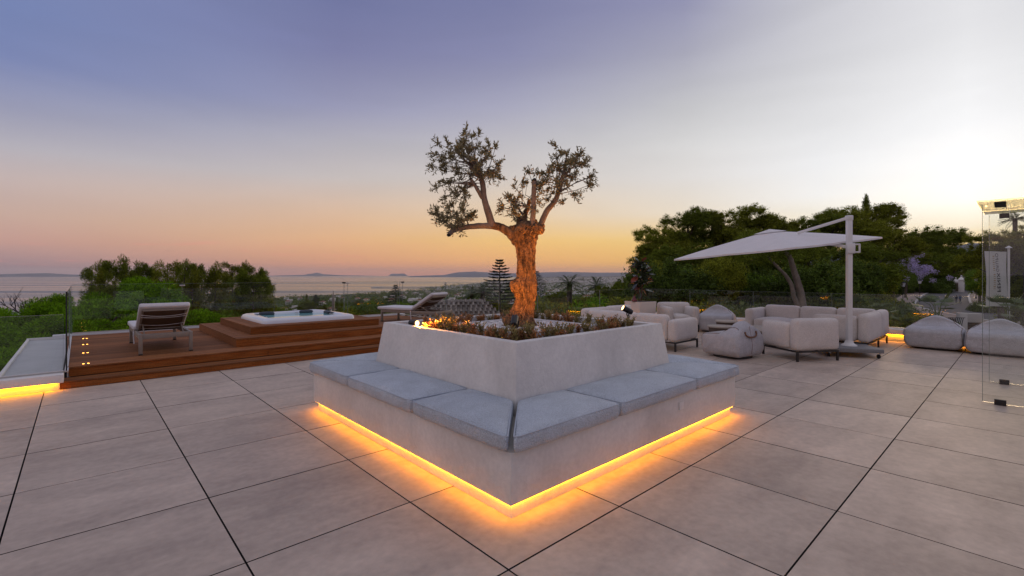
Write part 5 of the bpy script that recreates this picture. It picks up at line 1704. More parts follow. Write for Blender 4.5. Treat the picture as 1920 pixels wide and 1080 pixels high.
# undergrowth trees and creepers below the pines
for k in range(70):
    px = rng.uniform(1190, 1645)
    D = rng.uniform(36, 66)
    py = rng.uniform(478, 556)
    x, y, z = at(px, py, D)
    place(RT[rng.choice((2, 2, 3, 0))], 'dark leafy tree in the thicket below the tall pines', 'tree', 'thicket trees below the tall pines', x, y, z, rng.uniform(0.7, 1.1), rng.random() * 6.28)
for k in range(70):
    px = rng.uniform(985, 1725)
    D = rng.uniform(19, 32)
    py = rng.uniform(556, 600) if px > 1150 else rng.uniform(560, 592)
    x, y, z = at(px, py, D)
    place(BU[rng.randrange(4)], 'bushy green shrub on the bank just outside the glass railing', 'shrub', 'shrubs on the bank outside the railing', x, y, z, rng.uniform(0.9, 1.7), rng.random() * 6.28)
for k in range(16):
    px = rng.uniform(1600, 1735)
    x, y, z = at(px, rng.uniform(585, 612), rng.uniform(17.5, 24))
    place(BU[rng.choice((1, 2, 3))], 'low olive-green shrub under the railing opposite the corner sofa', 'shrub', 'low shrubs under the railing by the sofa', x, y, z, rng.uniform(0.6, 1.0), rng.random() * 6.28)
# bright shrub clump behind the left-hand sofa
for (px, py, D) in ((1105, 553, 24), (1122, 551, 25), (1090, 566, 23), (1115, 570, 22)):
    x, y, z = at(px, py, D)
    place(bush(60 + px, 1.1, 1.6, 'pine_bright', 30, 90, 0.15), 'bright green shrub behind the railing near the rubber plant', 'shrub', 'bright green shrubs behind the left-hand sofa', x, y, z, 1.0)

# jacaranda
jx, jy, jz = at(1702, 482, 104)
r_ = np.random.default_rng(91)
jc = []
for (px, py, s_) in ((1702, 492, 1.0), (1712, 505, 1.1), (1690, 515, 0.9), (1728, 508, 1.0), (1735, 516, 0.9), (1672, 512, 0.7), (1660, 500, 0.5), (1716, 488, 0.8)):
    for q in range(9):
        p = np.array(at(px, py, 104)) + r_.normal(size=3) * np.array([1.3, 1.3, 0.7]) * s_
        jc.append(p - np.array((jx, jy, jz)))
jt = thing('jacaranda_tree', 'jacaranda tree covered in lilac blossom beside the road', 'tree', (jx, jy, jz))
link('blossom', quad_mesh('blossom', leaf_cloud(jc, np.full((len(jc), 3), 0.62), 90, 0.24, 0.5, 92, 0.6, 0.2), M['jacaranda']), jt)
gc = [np.array(at(*p, 104.8)) + r_.normal(size=3) * 1.0 - np.array((jx, jy, jz)) for p in ((1680, 520), (1690, 528), (1700, 525), (1715, 525), (1665, 505), (1675, 498), (1690, 505)) for q in range(5)]
link('crown', quad_mesh('crown', leaf_cloud(gc, np.full((len(gc), 3), 1.0), 90, 0.30, 0.4, 93), M['leaf_mid']), jt)
MB().tube([(0, 0.6, -9), (0.2, 0.5, -5), (0, 0.3, -1)], [0.28, 0.2, 0.08], 8).build('trunk', M['bark'], jt)

# dark hedge and trees behind the road bend
for k in range(16):
    px = 1655 + k * 8.6
    x, y, z = at(px, 528 - (k % 3) * 9, 128 + (k % 4) * 5)
    place(RT[2], 'dark hedge tree behind the outer pavement of the road bend', 'tree', 'dark trees behind the road bend', x, y, z, 1.0, k * 1.3)
# --- palms
def palm_frond(mb_pts, L, nl, droop, wl, rs_, base=(0, 0, 0), az_=0.0, el_=0.6):
    """one feather frond: leaflets either side of a drooping rib"""
    B_, D_, N_, LL_, WW_ = mb_pts
    dirv = np.array([math.cos(az_) * math.cos(el_), math.sin(az_) * math.cos(el_), math.sin(el_)])
    sidev = np.array([-math.sin(az_), math.cos(az_), 0])
    for k in range(nl):
        t_ = (k + 0.5) / nl
        p = np.array(base) + dirv * L * t_ + np.array([0, 0, -droop * L * t_ * t_])
        tang = dirv + np.array([0, 0, -2 * droop * t_])
        tang /= np.linalg.norm(tang)
        for s_ in (-1, 1):
            d = tang * 0.55 + sidev * s_ * 0.85 + np.array([0, 0, -0.15 + rs_.uniform(-0.1, 0.1)])
            B_.append(p); D_.append(d / np.linalg.norm(d)); N_.append(np.cross(d, [0.1, 0.2, 1.0]) / np.linalg.norm(np.cross(d, [0.1, 0.2, 1.0])))
            LL_.append(wl * (0.55 + 0.6 * math.sin(math.pi * min(1, t_ * 1.05)))); WW_.append(0.035 * wl / 0.45)
def palm_mesh(seed, nf=34, L=2.4):
    rs_ = np.random.default_rng(seed)
    pts = ([], [], [], [], [])
    for k in range(nf):
        palm_frond(pts, L * rs_.uniform(0.8, 1.1), 26, rs_.uniform(0.25, 0.5), 0.5, rs_, (0, 0, 0), k * 2.4, rs_.uniform(-0.3, 1.3))
    V = leaf_quads(*[np.array(p) for p in pts[:3]], np.array(pts[3]), np.array(pts[4]) * 2)
    t = MB().tube([(0, 0, -9), (0.05, 0, -4), (0, 0, 0.1)], [0.32, 0.27, 0.30], 10)
    return make_tree('palm_tree', V, M['palm'], t, M['bark'])
PM = [palm_mesh(5), palm_mesh(6, 28, 2.1)]
for (px, py, D, m_, s, lab) in ((1068, 534, 72, 0, 1.35, 'feather palm with arching fronds beside the olive trunk, beyond the railing'), (1119, 537, 74, 1, 1.2, 'shaggy palm with a dark skirt between the feather palm and dark pine'), (905, 548, 80, 1, 1.3, 'palm in the grove beside the norfolk pine'), (885, 552, 84, 1, 1.2, 'smaller palm at the edge of the grove by the tiled roof'), (672, 572, 95, 0, 1.0, 'palm among the trees below the floodlight mast'), (1903, 412, 95, 0, 1.25, 'tall palm whose head shows beyond the glass roof')):
    x, y, z = at(px, py, D)
    place(PM[m_], lab, 'palm', None, x, y, z, s, rng.random() * 6)
def fan_palm(seed, nleaf=9, spread=1.0):
    rs_ = np.random.default_rng(seed)
    B_, D_, N_, L_, W_ = [], [], [], [], []
    t = MB()
    for k in range(nleaf):
        a = k * 2.4 + rs_.uniform(-0.3, 0.3)
        e = rs_.uniform(0.2, 1.2)
        tip = np.array([math.cos(a) * math.cos(e), math.sin(a) * math.cos(e), math.sin(e)]) * 0.62 * spread
        t.tube([(0, 0, -0.4), tuple(tip * 0.5 + np.array([0, 0, 0.08])), tuple(tip)], [0.014, 0.011, 0.008], 5, cap=False)
        fwd = tip / np.linalg.norm(tip)
        sd = np.cross(fwd, [0, 0, 1]); sd /= np.linalg.norm(sd)
        for q in range(17):
            an = (q - 8) / 8 * 1.25
            d = fwd * math.cos(an) + sd * math.sin(an) + np.array([0, 0, -0.12])
            d /= np.linalg.norm(d)
            nn = np.cross(d, np.cross(fwd, sd)); nn /= np.linalg.norm(nn)
            B_.append(tip); D_.append(d); N_.append(nn); L_.append(0.46 * spread * (1 - 0.25 * abs(an))); W_.append(0.05)
    V = leaf_quads(np.array(B_), np.array(D_), np.array(N_), np.array(L_), np.array(W_))
    return make_tree('fan_palm', V, M['palm'], t, M['palm'])
FPm = fan_palm(3)
for (px, py, D, s, lab) in ((1757, 586, 17.2, 0.9, 'young fan palm behind the railing between the two beanbags'), (1893, 588, 17.5, 0.95, 'fan palm with spiky leaves in front of the banner'), (1926, 606, 16.5, 0.9, 'fan palm low beside the banner, seen through the glass'), (1645, 590, 19, 0.7, 'small fan palm tucked among the shrubs behind the sofa'), (1690, 612, 17.6, 0.6, 'small yellow-green fan palm at the kerb beside the beanbag')):
    x, y, z = at(px, py, D)
    t = place(FPm, lab, 'fan palm', None, x, y, z, s, rng.random() * 6)
    MB().tube([(0, 0, -6), (0, 0, -0.3)], [0.09, 0.07], 8).build('stem', M['bark'], t)

# --- norfolk pine: flat whorls of branches, one tier above the other
def norfolk(seed, H=13.0, tiers=19, R=4.6):
    rs_ = np.random.default_rng(seed)
    B_, D_, N_, L_, W_ = [], [], [], [], []
    t = MB().tube([(0, 0, -H - 8), (0, 0, -H * 0.4), (0, 0, 0)], [0.28, 0.17, 0.03], 8)
    for k in range(tiers):
        z = -0.25 - H * (k / tiers) ** 1.05
        r0 = R * min(1.0, 0.14 + (k / tiers) * 1.75) * rs_.uniform(0.85, 1.08)
        for b_ in range(7):
            a = b_ * 0.8976 + k * 0.4 + rs_.uniform(-0.15, 0.15)
            rb = r0 * rs_.uniform(0.8, 1.1)
            dv = np.array([math.cos(a), math.sin(a), 0])
            t.tube([(0, 0, z), tuple(dv * rb * 0.6 + np.array([0, 0, z - 0.05])), tuple(dv * rb + np.array([0, 0, z + 0.22]))], [0.035, 0.025, 0.01], 4, cap=False)
            sv = np.array([-dv[1], dv[0], 0])
            for q in range(26):
                s_ = 0.15 + 0.85 * q / 25
                p = dv * rb * s_ + np.array([0, 0, z + 0.55 * s_ * s_ - 0.25 * s_])
                for sg in (-1, 1, 0):
                    d = dv * 0.6 + sv * sg * 0.8 + np.array([0, 0, 0.25 + rs_.uniform(-0.2, 0.2)])
                    B_.append(p); D_.append(d / np.linalg.norm(d))
                    n_ = np.cross(d, rs_.normal(size=3)); N_.append(n_ / np.linalg.norm(n_))
                    L_.append(0.62 * (1.15 - 0.6 * s_)); W_.append(0.20)
    V = leaf_quads(np.array(B_), np.array(D_), np.array(N_), np.array(L_), np.array(W_))
    return make_tree('norfolk_pine', V, M['araucaria'], t, M['bark'])
NP = norfolk(7)
for (px, py, D, s, lab) in ((937, 488, 92, 0.85, 'tall norfolk pine with flat tiered branches beside the olive trunk'), (1007, 509, 130, 0.55, 'slim norfolk pine just right of the olive trunk'), (742, 535, 150, 0.75, 'norfolk pine above the wooded slope near the harbour'), (592, 553, 170, 0.6, 'pointed conifer on the slope above the hot tub')):
    x, y, z = at(px, py, D)
    place(NP, lab, 'tree', None, x, y, z, s, rng.random())

# --- middle distance: groves falling to the plain
for k in range(110):
    px = rng.uniform(505, 1195)
    D = rng.uniform(55, 190)
    py = rng.uniform(562, 590) if px < 860 else rng.uniform(545, 575)
    if 1010 < px < 1135: py = max(py, 556)
    x, y, z = at(px, py, D)
    g = tz(x, y)
    q = rng.random()
    T_ = RT[rng.randrange(4)] if q < 0.55 else (FP[rng.randrange(4)] if q < 0.8 else (BP_[3] if q < 0.9 else CY[0]))
    place(T_, 'green treetop in the groves between the terrace and the town', 'tree', 'grove trees below the terrace', x, y, min(z, g + 16), rng.uniform(0.8, 1.25), rng.random() * 6.28)
for (px, py, D, m_) in ((1165, 520, 66, 2), (1148, 536, 64, 3), (1190, 530, 62, 3), (568, 566, 90, 3), (580, 568, 95, 2), (1045, 545, 80, 3)):
    x, y, z = at(px, py, D)
    place(BP_[m_], 'dark spreading conifer between the palms and the rubber plant' if px > 1000 else 'dark rounded tree rising behind the hot tub', 'tree', 'dark spreading conifers' if px > 1000 else 'dark rounded trees behind the tub', x, y, z, 0.55, rng.random() * 6)
for (px, py, D) in ((886, 537, 190), (632, 558, 210), (700, 562, 160), (640, 560, 205), (575, 553, 240), (968, 548, 170)):
    x, y, z = at(px, py, D)
    place(CY[0], 'slim cypress spike on the wooded plain', 'tree', 'cypress spikes on the plain', x, y, z, 1.0)

# distant woods: nobody could count them
r_ = np.random.default_rng(55)
cs, rr = [], []
while len(cs) < 14000:
    a = rad(r_.uniform(-31, 19))
    D = 170 * (26 ** (r_.random() ** 0.75))
    x, y = D * math.tan(a), D
    g = tz(x, y)
    if g < -99.0: continue
    s_ = 2.6 + D * 0.0022
    cs.append((x, y, g + s_ * 0.9))
    rr.append((s_ * 1.3, s_ * 1.3, s_ * 1.15))
tag(link('woodland', quad_mesh('woodland', leaf_cloud(cs, rr, 12, 4.0, 0.8, 56, 0.7, 0.4, 0.4), M['leaf_deep'])), 'dark woodland covering the plain between the houses', 'woodland', kind='stuff')
# undergrowth on the near slopes
cs, rr = [], []
while len(cs) < 1500:
    a = rad(r_.uniform(-52, 52))
    D = 17 * (5.2 ** r_.random())
    x, y = D * math.sin(a), D * math.cos(a)
    cs.append((x, y, tz(x, y) + 0.3))
    rr.append((1.1, 1.1, 0.7))
tag(link('undergrowth', quad_mesh('undergrowth', leaf_cloud(cs, rr, 34, 0.40, 0.4, 57, 0.6, 0.6, 0.4), M['leaf_deep'])), 'dense low green undergrowth covering the slope', 'undergrowth', kind='stuff')
# ================================================================== TOWN AND ROADSIDE
def house_parts(kind):
    """small villa or block; base at z=0, about 12 m wide"""
    P = []
    if kind == 0:
        P.append(('walls', MB().box(-6, 6, -5, 5, -2, 6).mesh('walls', M['house_white'])))
        P.append(('roof', MB().frustum([(-6.6, -5.6), (6.6, -5.6), (6.6, 5.6), (-6.6, 5.6)], [(-2, -0.3), (2, -0.3), (2, 0.3), (-2, 0.3)], 6.01, 8.4).mesh('roof', M['roof_tile'])))
        wz = (1, 4)
        xs = (-4, 0, 4)
        yf = -5.03
    elif kind == 1:
        P.append(('walls', MB().box(-8, 3, -5, 5, -2, 3.4).box(-4, 8, -4, 6, -2, 6.6).mesh('walls', M['house_white'])))
        P.append(('roof', MB().box(-4.3, 8.3, -4.3, 6.3, 6.61, 7.0).mesh('roof', M['house_white'])))
        wz = (1,)
        xs = (-6, -3, 0)
        yf = -5.03
    else:
        P.append(('walls', MB().box(-14, 14, -6, 6, -2, 15).mesh('walls', M['house_cream'])))
        P.append(('roof', MB().box(-14.5, 14.5, -6.5, 6.5, 15.01, 15.7).box(-4, 4, -3, 3, 15.71, 18).mesh('roof', M['house_white'])))
        wz = (1, 4, 7, 10, 13)
        xs = (-11, -5.5, 0, 5.5, 11)
        yf = -6.03
    wm = MB().box(-0.9, 0.9, -0.03, 0.02, -0.8, 0.8).mesh('window', M['window'])
    return P, wm, [(x, yf, z) for z in wz for x in xs]
HP = [house_parts(0), house_parts(1), house_parts(2)]
def house(kind, x, y, z, s, rz, label, group, wins=True):
    t = thing('house', label, 'house', (x, y, z), rz, group, s)
    P, wm, ws = HP[kind]
    for nm, me in P: link(nm, me, t)
    if wins:
        for p in ws:
            o = link('window', wm, t)
            o.location = p
    return t
rng = random.Random(71)
HL = ['white villa with hipped terracotta roof among the trees of the plain', 'white flat-roofed villa among the trees of the plain', 'pale apartment block in the far seaside town']
n_h = 0
while n_h < 110:
    px = rng.uniform(520, 1180)
    D = rng.uniform(520, 1900)
    x, y = (px - 960) / 884 * D, D
    g = tz(x, y)
    if g < -97: continue
    k = rng.choice((0, 1, 1, 0))
    house(k, x, y, g + 5.5, 1.2, rng.uniform(-0.6, 0.6), HL[k], ['terracotta-roofed villas on the plain', 'flat-roofed villas on the plain'][k], wins=True)
    n_h += 1
n_h = 0
while n_h < 230:
    px = rng.uniform(740, 1230)
    D = rng.uniform(1900, 7000)
    x, y = (px - 960) / 884 * D, D
    g = tz(x, y)
    if g < -98.5: continue
    k = 2 if rng.random() < 0.72 else 1
    house(k, x, y, g + 2.0, rng.uniform(0.45, 0.95), rng.uniform(-0.8, 0.8), 'pale apartment block in the far seaside town' if k == 2 else 'white villa in the far seaside town', 'blocks of the far seaside town' if k == 2 else 'villas of the far seaside town', wins=False)
    n_h += 1
# the rest of the town, too small to pick apart
tw_ = MB()
for q in range(2600):
    px = rng.uniform(820, 1260)
    D = rng.uniform(2600, 13000)
    x, y = (px - 960) / 884 * D, D
    g = tz(x, y)
    if g < -98.5: continue
    w, h = rng.uniform(5, 15), rng.uniform(6, 17)
    tw_.box(x - w, x + w, y - 8, y + 8, g - 4, g + h)
for q in range(2600):
    px = rng.uniform(990, 1290)
    D = rng.uniform(1500, 6500)
    x, y = (px - 960) / 884 * D, D
    g = tz(x, y)
    w, h = rng.uniform(4, 13), rng.uniform(5, 13)
    tw_.box(x - w, x + w, y - 7, y + 7, g - 4, g + h)
tag(tw_.build('town_buildings', M['house_white']), 'mass of pale buildings of the far seaside town', 'town', kind='stuff')
# harbour mole
hp = tag(MB().box(0, 520, -14, 14, -4, 5).box(-14, 14, -14.1, 260, -4, 5.2).build('harbour_pier', M['kerb']), 'long stone harbour pier reaching into the sea', 'pier')
hp.location = ((700 - 960) / 884 * 3560, 3560, -100)
hp.rotation_euler = (0, 0, 0.05)

# neighbour's tiled roof below the deck railing
nr = thing('neighbour_house', 'neighbouring house with weathered hipped tile roof below the deck railing', 'house', (-3.55, 27.0, -1.55), 0.12)
rp = [(-3.9, -3.0), (4.6, -3.0), (4.6, 6.0), (-3.9, 6.0)]
rt_ = [(-1.3, 1.2), (2.0, 1.2), (2.0, 2.2), (-1.3, 2.2)]
MB().box(-3.4, 4.1, -2.5, 5.5, -9, -0.75).build('wall', M['plaster'], nr)
roof = MB().frustum(rp, rt_, -0.7, 1.55).build('roof', M['roof_grey'], nr)
tm_ = MB().tube([(0, 0, 0), (0, 0, 0.38)], [0.085, 0.062], 6, cap=True).mesh('roof_tile', M['roof_grey'])
fa, fb = Vector((-3.9, -3.0, -0.7)), Vector((4.6, -3.0, -0.7))
ga, gb = Vector((-1.3, 1.2, 1.55)), Vector((2.0, 1.2, 1.55))
cnt = 0
for r in range(14):
    f0 = r / 14
    a, b_ = fa.lerp(ga, f0), fb.lerp(gb, f0)
    n_ = max(3, int((b_ - a).length / 0.28))
    up_ = (ga - fa).lerp(gb - fb, 0.5).normalized()
    dirr = Vector((0, 4.2, 2.25)).normalized()
    for q in range(n_):
        p = a.lerp(b_, (q + 0.5) / n_)
        o = link('tile', tm_, roof)
        o.location = p + Vector((0, -0.02, 0.045))
        o.rotation_euler = dirr.to_track_quat('Z', 'X').to_euler()
        cnt += 1

# flood-light masts
for (px, yt, D, lab) in ((645, 531, 120, 'thin floodlight mast rising behind the hot tub against the sea'), (755, 530, 125, 'thin floodlight mast behind the second sun lounger'), (512, 537, 118, 'thin floodlight mast at the end of the young pine row')):
    x, y, z = at(px, yt, D)
    t = thing('floodlight_mast', lab, 'floodlight', (x, y, z - 16), 0, None)
    MB().tube([(0, 0, 0), (0, 0, 16)], [0.10, 0.06], 8).build('pole', M['granite'], t)
    MB().box(-0.42, 0.42, -0.12, 0.12, 15.95, 16.3).build('lamp_head', M['black'], t)
# church-like spire on the plain
sp = thing('spire', 'slender pointed spire above the trees of the plain', 'tower', (at(625, 568, 420)[0], 420, at(625, 568, 420)[2] - 6))
MB().box(-1.0, 1.0, -1.0, 1.0, -4, 8).build('tower', M['roof_grey'], sp)
MB().frustum(sq(1.05), sq(0.08), 8.01, 17).build('cap', M['roof_grey'], sp)

# ------------------------------------------------------------------ roadside
def street_lamp(px, pyb, D, label, h=4.2):
    x, y, z = at(px, pyb, D)
    t = thing('street_lamp', label, 'street lamp', (x, y, z), 0, 'lantern lamps along the road')
    MB().lathe([(0.12, 0), (0.10, 0.3), (0.045, 0.5), (0.04, h)], 10).build('post', M['iron'], t)
    MB().frustum(sq(0.13), sq(0.20), h + 0.01, h + 0.50).build('lantern', M['lounge_pad'], t)
    MB().frustum(sq(0.24), sq(0.03), h + 0.51, h + 0.78).build('lantern_cap', M['iron'], t)
street_lamp(1693, 575, 62, 'lantern street lamp by the pavement near the jacaranda', 2.6)
street_lamp(1724.5, 566, 88, 'lantern street lamp under the dark pines by the bend', 3.4)
street_lamp(1830, 560, 92, 'lantern street lamp on the garden side by the clipped tree', 3.4)
def car(label, x, y, rz, paint, lit=True):
    t = thing('parked_car', label, 'car', (x, y, tz(x, y) + 0.63), rz, 'cars on the road')
    body = MB()
    prof_ = [(-2.1, 0.35), (-2.1, 0.82), (-1.9, 0.92), (-1.0, 0.98), (1.0, 0.95), (1.9, 0.82), (2.1, 0.62), (2.1, 0.35)]
    nP = len(prof_)
    body.add([(px_, -0.86, pz) for px_, pz in prof_] + [(px_, 0.86, pz) for px_, pz in prof_], [tuple(range(nP)), tuple(range(2 * nP - 1, nP - 1, -1))] + [(k, nP + k, nP + (k + 1) % nP, (k + 1) % nP) for k in range(nP)])
    bo = body.build('body', paint, t, bevel=0.06)
    MB().frustum([(-1.75, -0.80), (1.05, -0.80), (1.05, 0.80), (-1.75, 0.80)], [(-1.25, -0.64), (0.35, -0.64), (0.35, 0.64), (-1.25, 0.64)], 0.955, 1.42).build('cabin', M['car_glass'], t, bevel=0.03)
    MB().box(-1.24, 0.34, -0.63, 0.63, 1.421, 1.46).build('roof', paint, t, bevel=0.015)
    for wx in (-1.3, 1.3):
        for wy in (-0.80, 0.80):
            w = MB().tube([(wx, wy - 0.1, 0.32), (wx, wy + 0.1, 0.32)], 0.32, 16).build('wheel', M['rubber'], t, smooth=True)
            MB().tube([(wx, wy - 0.105, 0.32), (wx, wy + 0.105, 0.32)], 0.19, 12).build('rim', M['steel'], w)
    for wy in (-0.62, 0.62):
        MB().box(2.085, 2.125, wy - 0.16, wy + 0.16, 0.62, 0.76).build('headlight', M['tail'] if lit else M['white_metal'], t)
        MB().box(-2.125, -2.085, wy - 0.14, wy + 0.14, 0.70, 0.84).build('tail_light', M['red_orn'], t)
    return t
car('blue car with lit headlights on the road bend under the pines', 118.6, 131.5, rad(38), M['car_paint'])
car('dark car parked behind the gate pillars', 147, 148, rad(45), M['car_dark'], False)
car('dark car parked beside the slim cypress hedge, farther up the road', 157, 158, rad(45), M['car_dark'], False)
# gate pillars
def pillar(px, pyb, D, w, h, label):
    x, y, z = at(px, pyb, D)
    t = thing('gate_pillar', label, 'gate pillar', (x, y, z), -0.75, 'white gate pillars')
    MB().box(-w, w, -w, w, -1.0, h).build('shaft', M['house_white'], t, bevel=0.03)
    MB().box(-w * 1.25, w * 1.25, -w * 1.25, w * 1.25, h + 0.001, h + 0.25).build('cornice', M['house_white'], t)
    MB().frustum(sq(w * 1.2), sq(w * 0.25), h + 0.251, h + 0.95).build('cap', M['house_white'], t)
    MB().lathe([(0.1, 0), (0.22, 0.15), (0.2, 0.35), (0.04, 0.5)], 10, (0, 0, h + 0.951)).build('finial', M['house_white'], t)
pillar(1792, 545, 135, 0.62, 2.4, 'shorter white gate pillar with pyramid cap beside the wooden gate')
pillar(1802.5, 546, 131, 0.62, 3.0, 'taller white gate pillar with a lantern niche and pyramid cap')
gx, gy, gz = at(1796, 546, 133.5)
gt = thing('wooden_gate', 'small dark wooden gate between the white pillars', 'gate', (gx, gy, gz), 0)
MB().box(-0.7, 0.7, -0.05, 0.05, 0, 2.3).build('board_leaf', M['gate_wood'], gt)
hx_, hy_, hz_ = at(1823, 545, 190)
house(0, hx_, hy_, hz_, 1.0, 0.8, 'white villa up the road behind the slim cypresses', None)
for (px, py, D, lab) in ((1813, 523, 140, 'clipped slim cypress beside the gate pillars'), (1822.5, 522, 145, 'clipped slim cypress in front of the white villa')):
    x, y, z = at(px, py, D)
    place(CY[0], lab, 'tree', None, x, y, z, 0.5, 0, 0.28)
for (px, py, D, s) in ((1836, 505, 96, 0.8), (1838, 520, 92, 0.75), (1845, 498, 100, 0.9)):
    x, y, z = at(px, py, D)
    place(RT[0], 'clipped green tree on the garden side of the road', 'tree', 'clipped trees by the road', x, y, z, s)
x, y, z = at(1833, 515, 150)
place(make_tree('bougainvillea', leaf_cloud(np.random.default_rng(4).normal(size=(20, 3)) * 1.0 + np.array([0, 0, -1.4]), np.full((20, 3), 0.6), 60, 0.3, 0.5, 5), M['bougain'], MB().tube([(0, 0, -5), (0, 0, -1)], [0.15, 0.06], 6), M['bark']), 'crimson bougainvillea beside the villa up the road', 'shrub', None, x, y, z, 1.0)
for (px, py, D, s) in ((1845, 560, 84, 1.2), (1838, 566, 82, 1.0), (1852, 566, 80, 1.2), (1828, 572, 84, 0.8)):
    x, y, z = at(px, py, D)
    place(BU[1], 'low clipped hedge clump at the road corner by the banner', 'hedge', 'hedge clumps at the road corner', x, y, z, s)
for (px, py, D, s) in ((1880, 430, 44, 1.0), (1920, 420, 46, 1.2), (1900, 470, 50, 1.2), (1945, 470, 50, 1.3), (1862, 462, 64, 0.9), (1925, 500, 48, 1.2)):
    x, y, z = at(px, py, D)
    place(BP_[0] if py < 440 else RT[3], 'olive-green tree behind the banner, seen through the glass' if py >= 440 else 'spreading pine beyond the glass roof, lit by the sunset', 'tree', 'trees behind the banner' if py >= 440 else 'spreading pines beyond the glass roof', x, y, z, 0.62 if py < 440 else s, rng.random() * 6)

# banner, seen from its back
bx_, by_, bz_ = at(1889, 590, 38)
bn = thing('banner_flag', 'tall white vertical banner with mirrored lettering on a pale pole', 'banner', (bx_, by_, bz_))
pk = 38 / 884.0
MB().tube([(0.10, 0, -3.0), (0.10, 0, 125 * pk)], 0.075, 10).build('pole', M['white_metal'], bn, smooth=True)
MB().frustum(sq(0.16, 0.10, 0), sq(0.02, 0.10, 0), 125 * pk + 0.001, 125 * pk + 0.18).build('finial', M['white_metal'], bn)
fv, ffc = [], []
NX, NZ = 16, 30
zt0, zb0 = 118 * pk, 15 * pk
def flagpt(s, t_):
    """s 0 at the pole .. 1 at the free edge; t_ 0 top .. 1 bottom"""
    wid = 40 * pk * (1.0 - 0.05 * math.sin(t_ * 2.5))
    return Vector((-0.06 - s * wid + 0.03 * t_, 0.05 * math.sin(s * 7 + t_ * 2.2) * (0.3 + s) + 0.04 * math.sin(t_ * 6 + s * 2), zt0 + (zb0 - zt0) * t_ + 0.05 * s))
for i in range(NZ + 1):
    for k in range(NX + 1):
        fv.append(flagpt(k / NX, i / NZ))
for i in range(NZ):
    for k in range(NX):
        a = i * (NX + 1) + k
        ffc.append((a, a + 1, a + NX + 2, a + NX + 1))
MB().add(fv, ffc).build('cloth', M['banner'], bn, smooth=True)
def lettering(text, size, s0, t0, t1, mt, bold):
    """letters run up the cloth; mirrored, because the cloth is seen from behind"""
    cu = bpy.data.curves.new('lettering', 'FONT')
    cu.body = text
    cu.size = 1.0
    cu.offset = 0.022 if bold else 0.0
    cu.space_character = 1.15
    tmp = bpy.data.objects.new('tmp', cu)
    col.objects.link(tmp)
    dg = bpy.context.evaluated_depsgraph_get()
    me = bpy.data.meshes.new_from_object(tmp.evaluated_get(dg))
    bpy.data.objects.remove(tmp)
    xs_ = [v_.co.x for v_ in me.vertices]
    x0, x1 = min(xs_), max(xs_)
    for v_ in me.vertices:
        f_ = (v_.co.x - x0) / (x1 - x0)
        t_ = t0 + (t1 - t0) * f_
        s_ = s0 - v_.co.y * size
        p = flagpt(s_, t_)
        v_.co = (p.x, p.y - 0.012, p.z)
    me.materials.clear()
    me.materials.append(mt)
    link('lettering', me, bn)
lettering('FENIX', 0.24, 0.52, 0.735, 0.385, M['ink'], True)
lettering('GRUPO', 0.24, 0.55, 0.37, 0.035, M['ink'], False)
gm = MB()
for k in range(17):
    if k == 8: continue
    a = flagpt(0.60, 0.09 + k * 0.037) + Vector((0, -0.012, 0))
    b_ = flagpt(0.69, 0.09 + k * 0.037) + Vector((0, -0.012, 0))
    gm.bar(a, b_, 0.004, 0.045 if k % 3 else 0.07)
gm.build('lettering', M['ink_gold'], bn)

# entrance gate wall by the drive
wx, wy, wz_ = at(1818, 628, 48)
ew = thing('entrance_wall', 'white rendered entrance wall with brown slatted garage gate', 'wall', (wx, wy, wz_), -0.35)
k8 = 48 / 884.0
MB().box(-17 * k8, -6 * k8, -0.4, 0.4, -2.5, 41 * k8).build('pier', M['house_white'], ew, bevel=0.03)
MB().box(-6 * k8 + 0.001, 17 * k8, -0.4, 0.4, 24 * k8, 41 * k8 - 0.004).build('lintel', M['house_white'], ew, bevel=0.03)
MB().box(-6 * k8 + 0.001, 60 * k8, -0.1, -0.02, -2.5, -0.02).build('gate_base', M['gate_wood'], ew)
for q in range(9):
    MB().box(-6 * k8 + 0.01, 58 * k8 - q * 0.05, -0.2, -0.12, q * 0.155, q * 0.155 + 0.13).build('slat', M['gate_wood'], ew)
wlb = MB().lathe([(0.05, -0.06), (0.10, 0.0), (0.05, 0.06)], 12, (20 * k8, -0.5, 19 * k8)).build('wall_lamp', M['lamp_face'], ew)
ig = thing('iron_fence', 'wrought iron fence panel of wavy bars beside the entrance wall', 'fence', at(1793, 628, 47), -0.2)
for q in range(8):
    x = -0.55 + q * 0.155
    MB().tube([(x, 0, -0.3), (x + 0.10, 0, 0.4), (x - 0.08, 0, 1.0), (x + 0.06, 0, 1.7)], 0.035, 6).build('bar', M['iron'], ig)
MB().bar((-0.7, 0, -0.25), (0.75, 0, -0.25), 0.05).build('bottom_rail', M['iron'], ig)
MB().bar((-0.7, 0, 1.72), (0.75, 0, 1.72), 0.05).build('top_rail', M['iron'], ig)

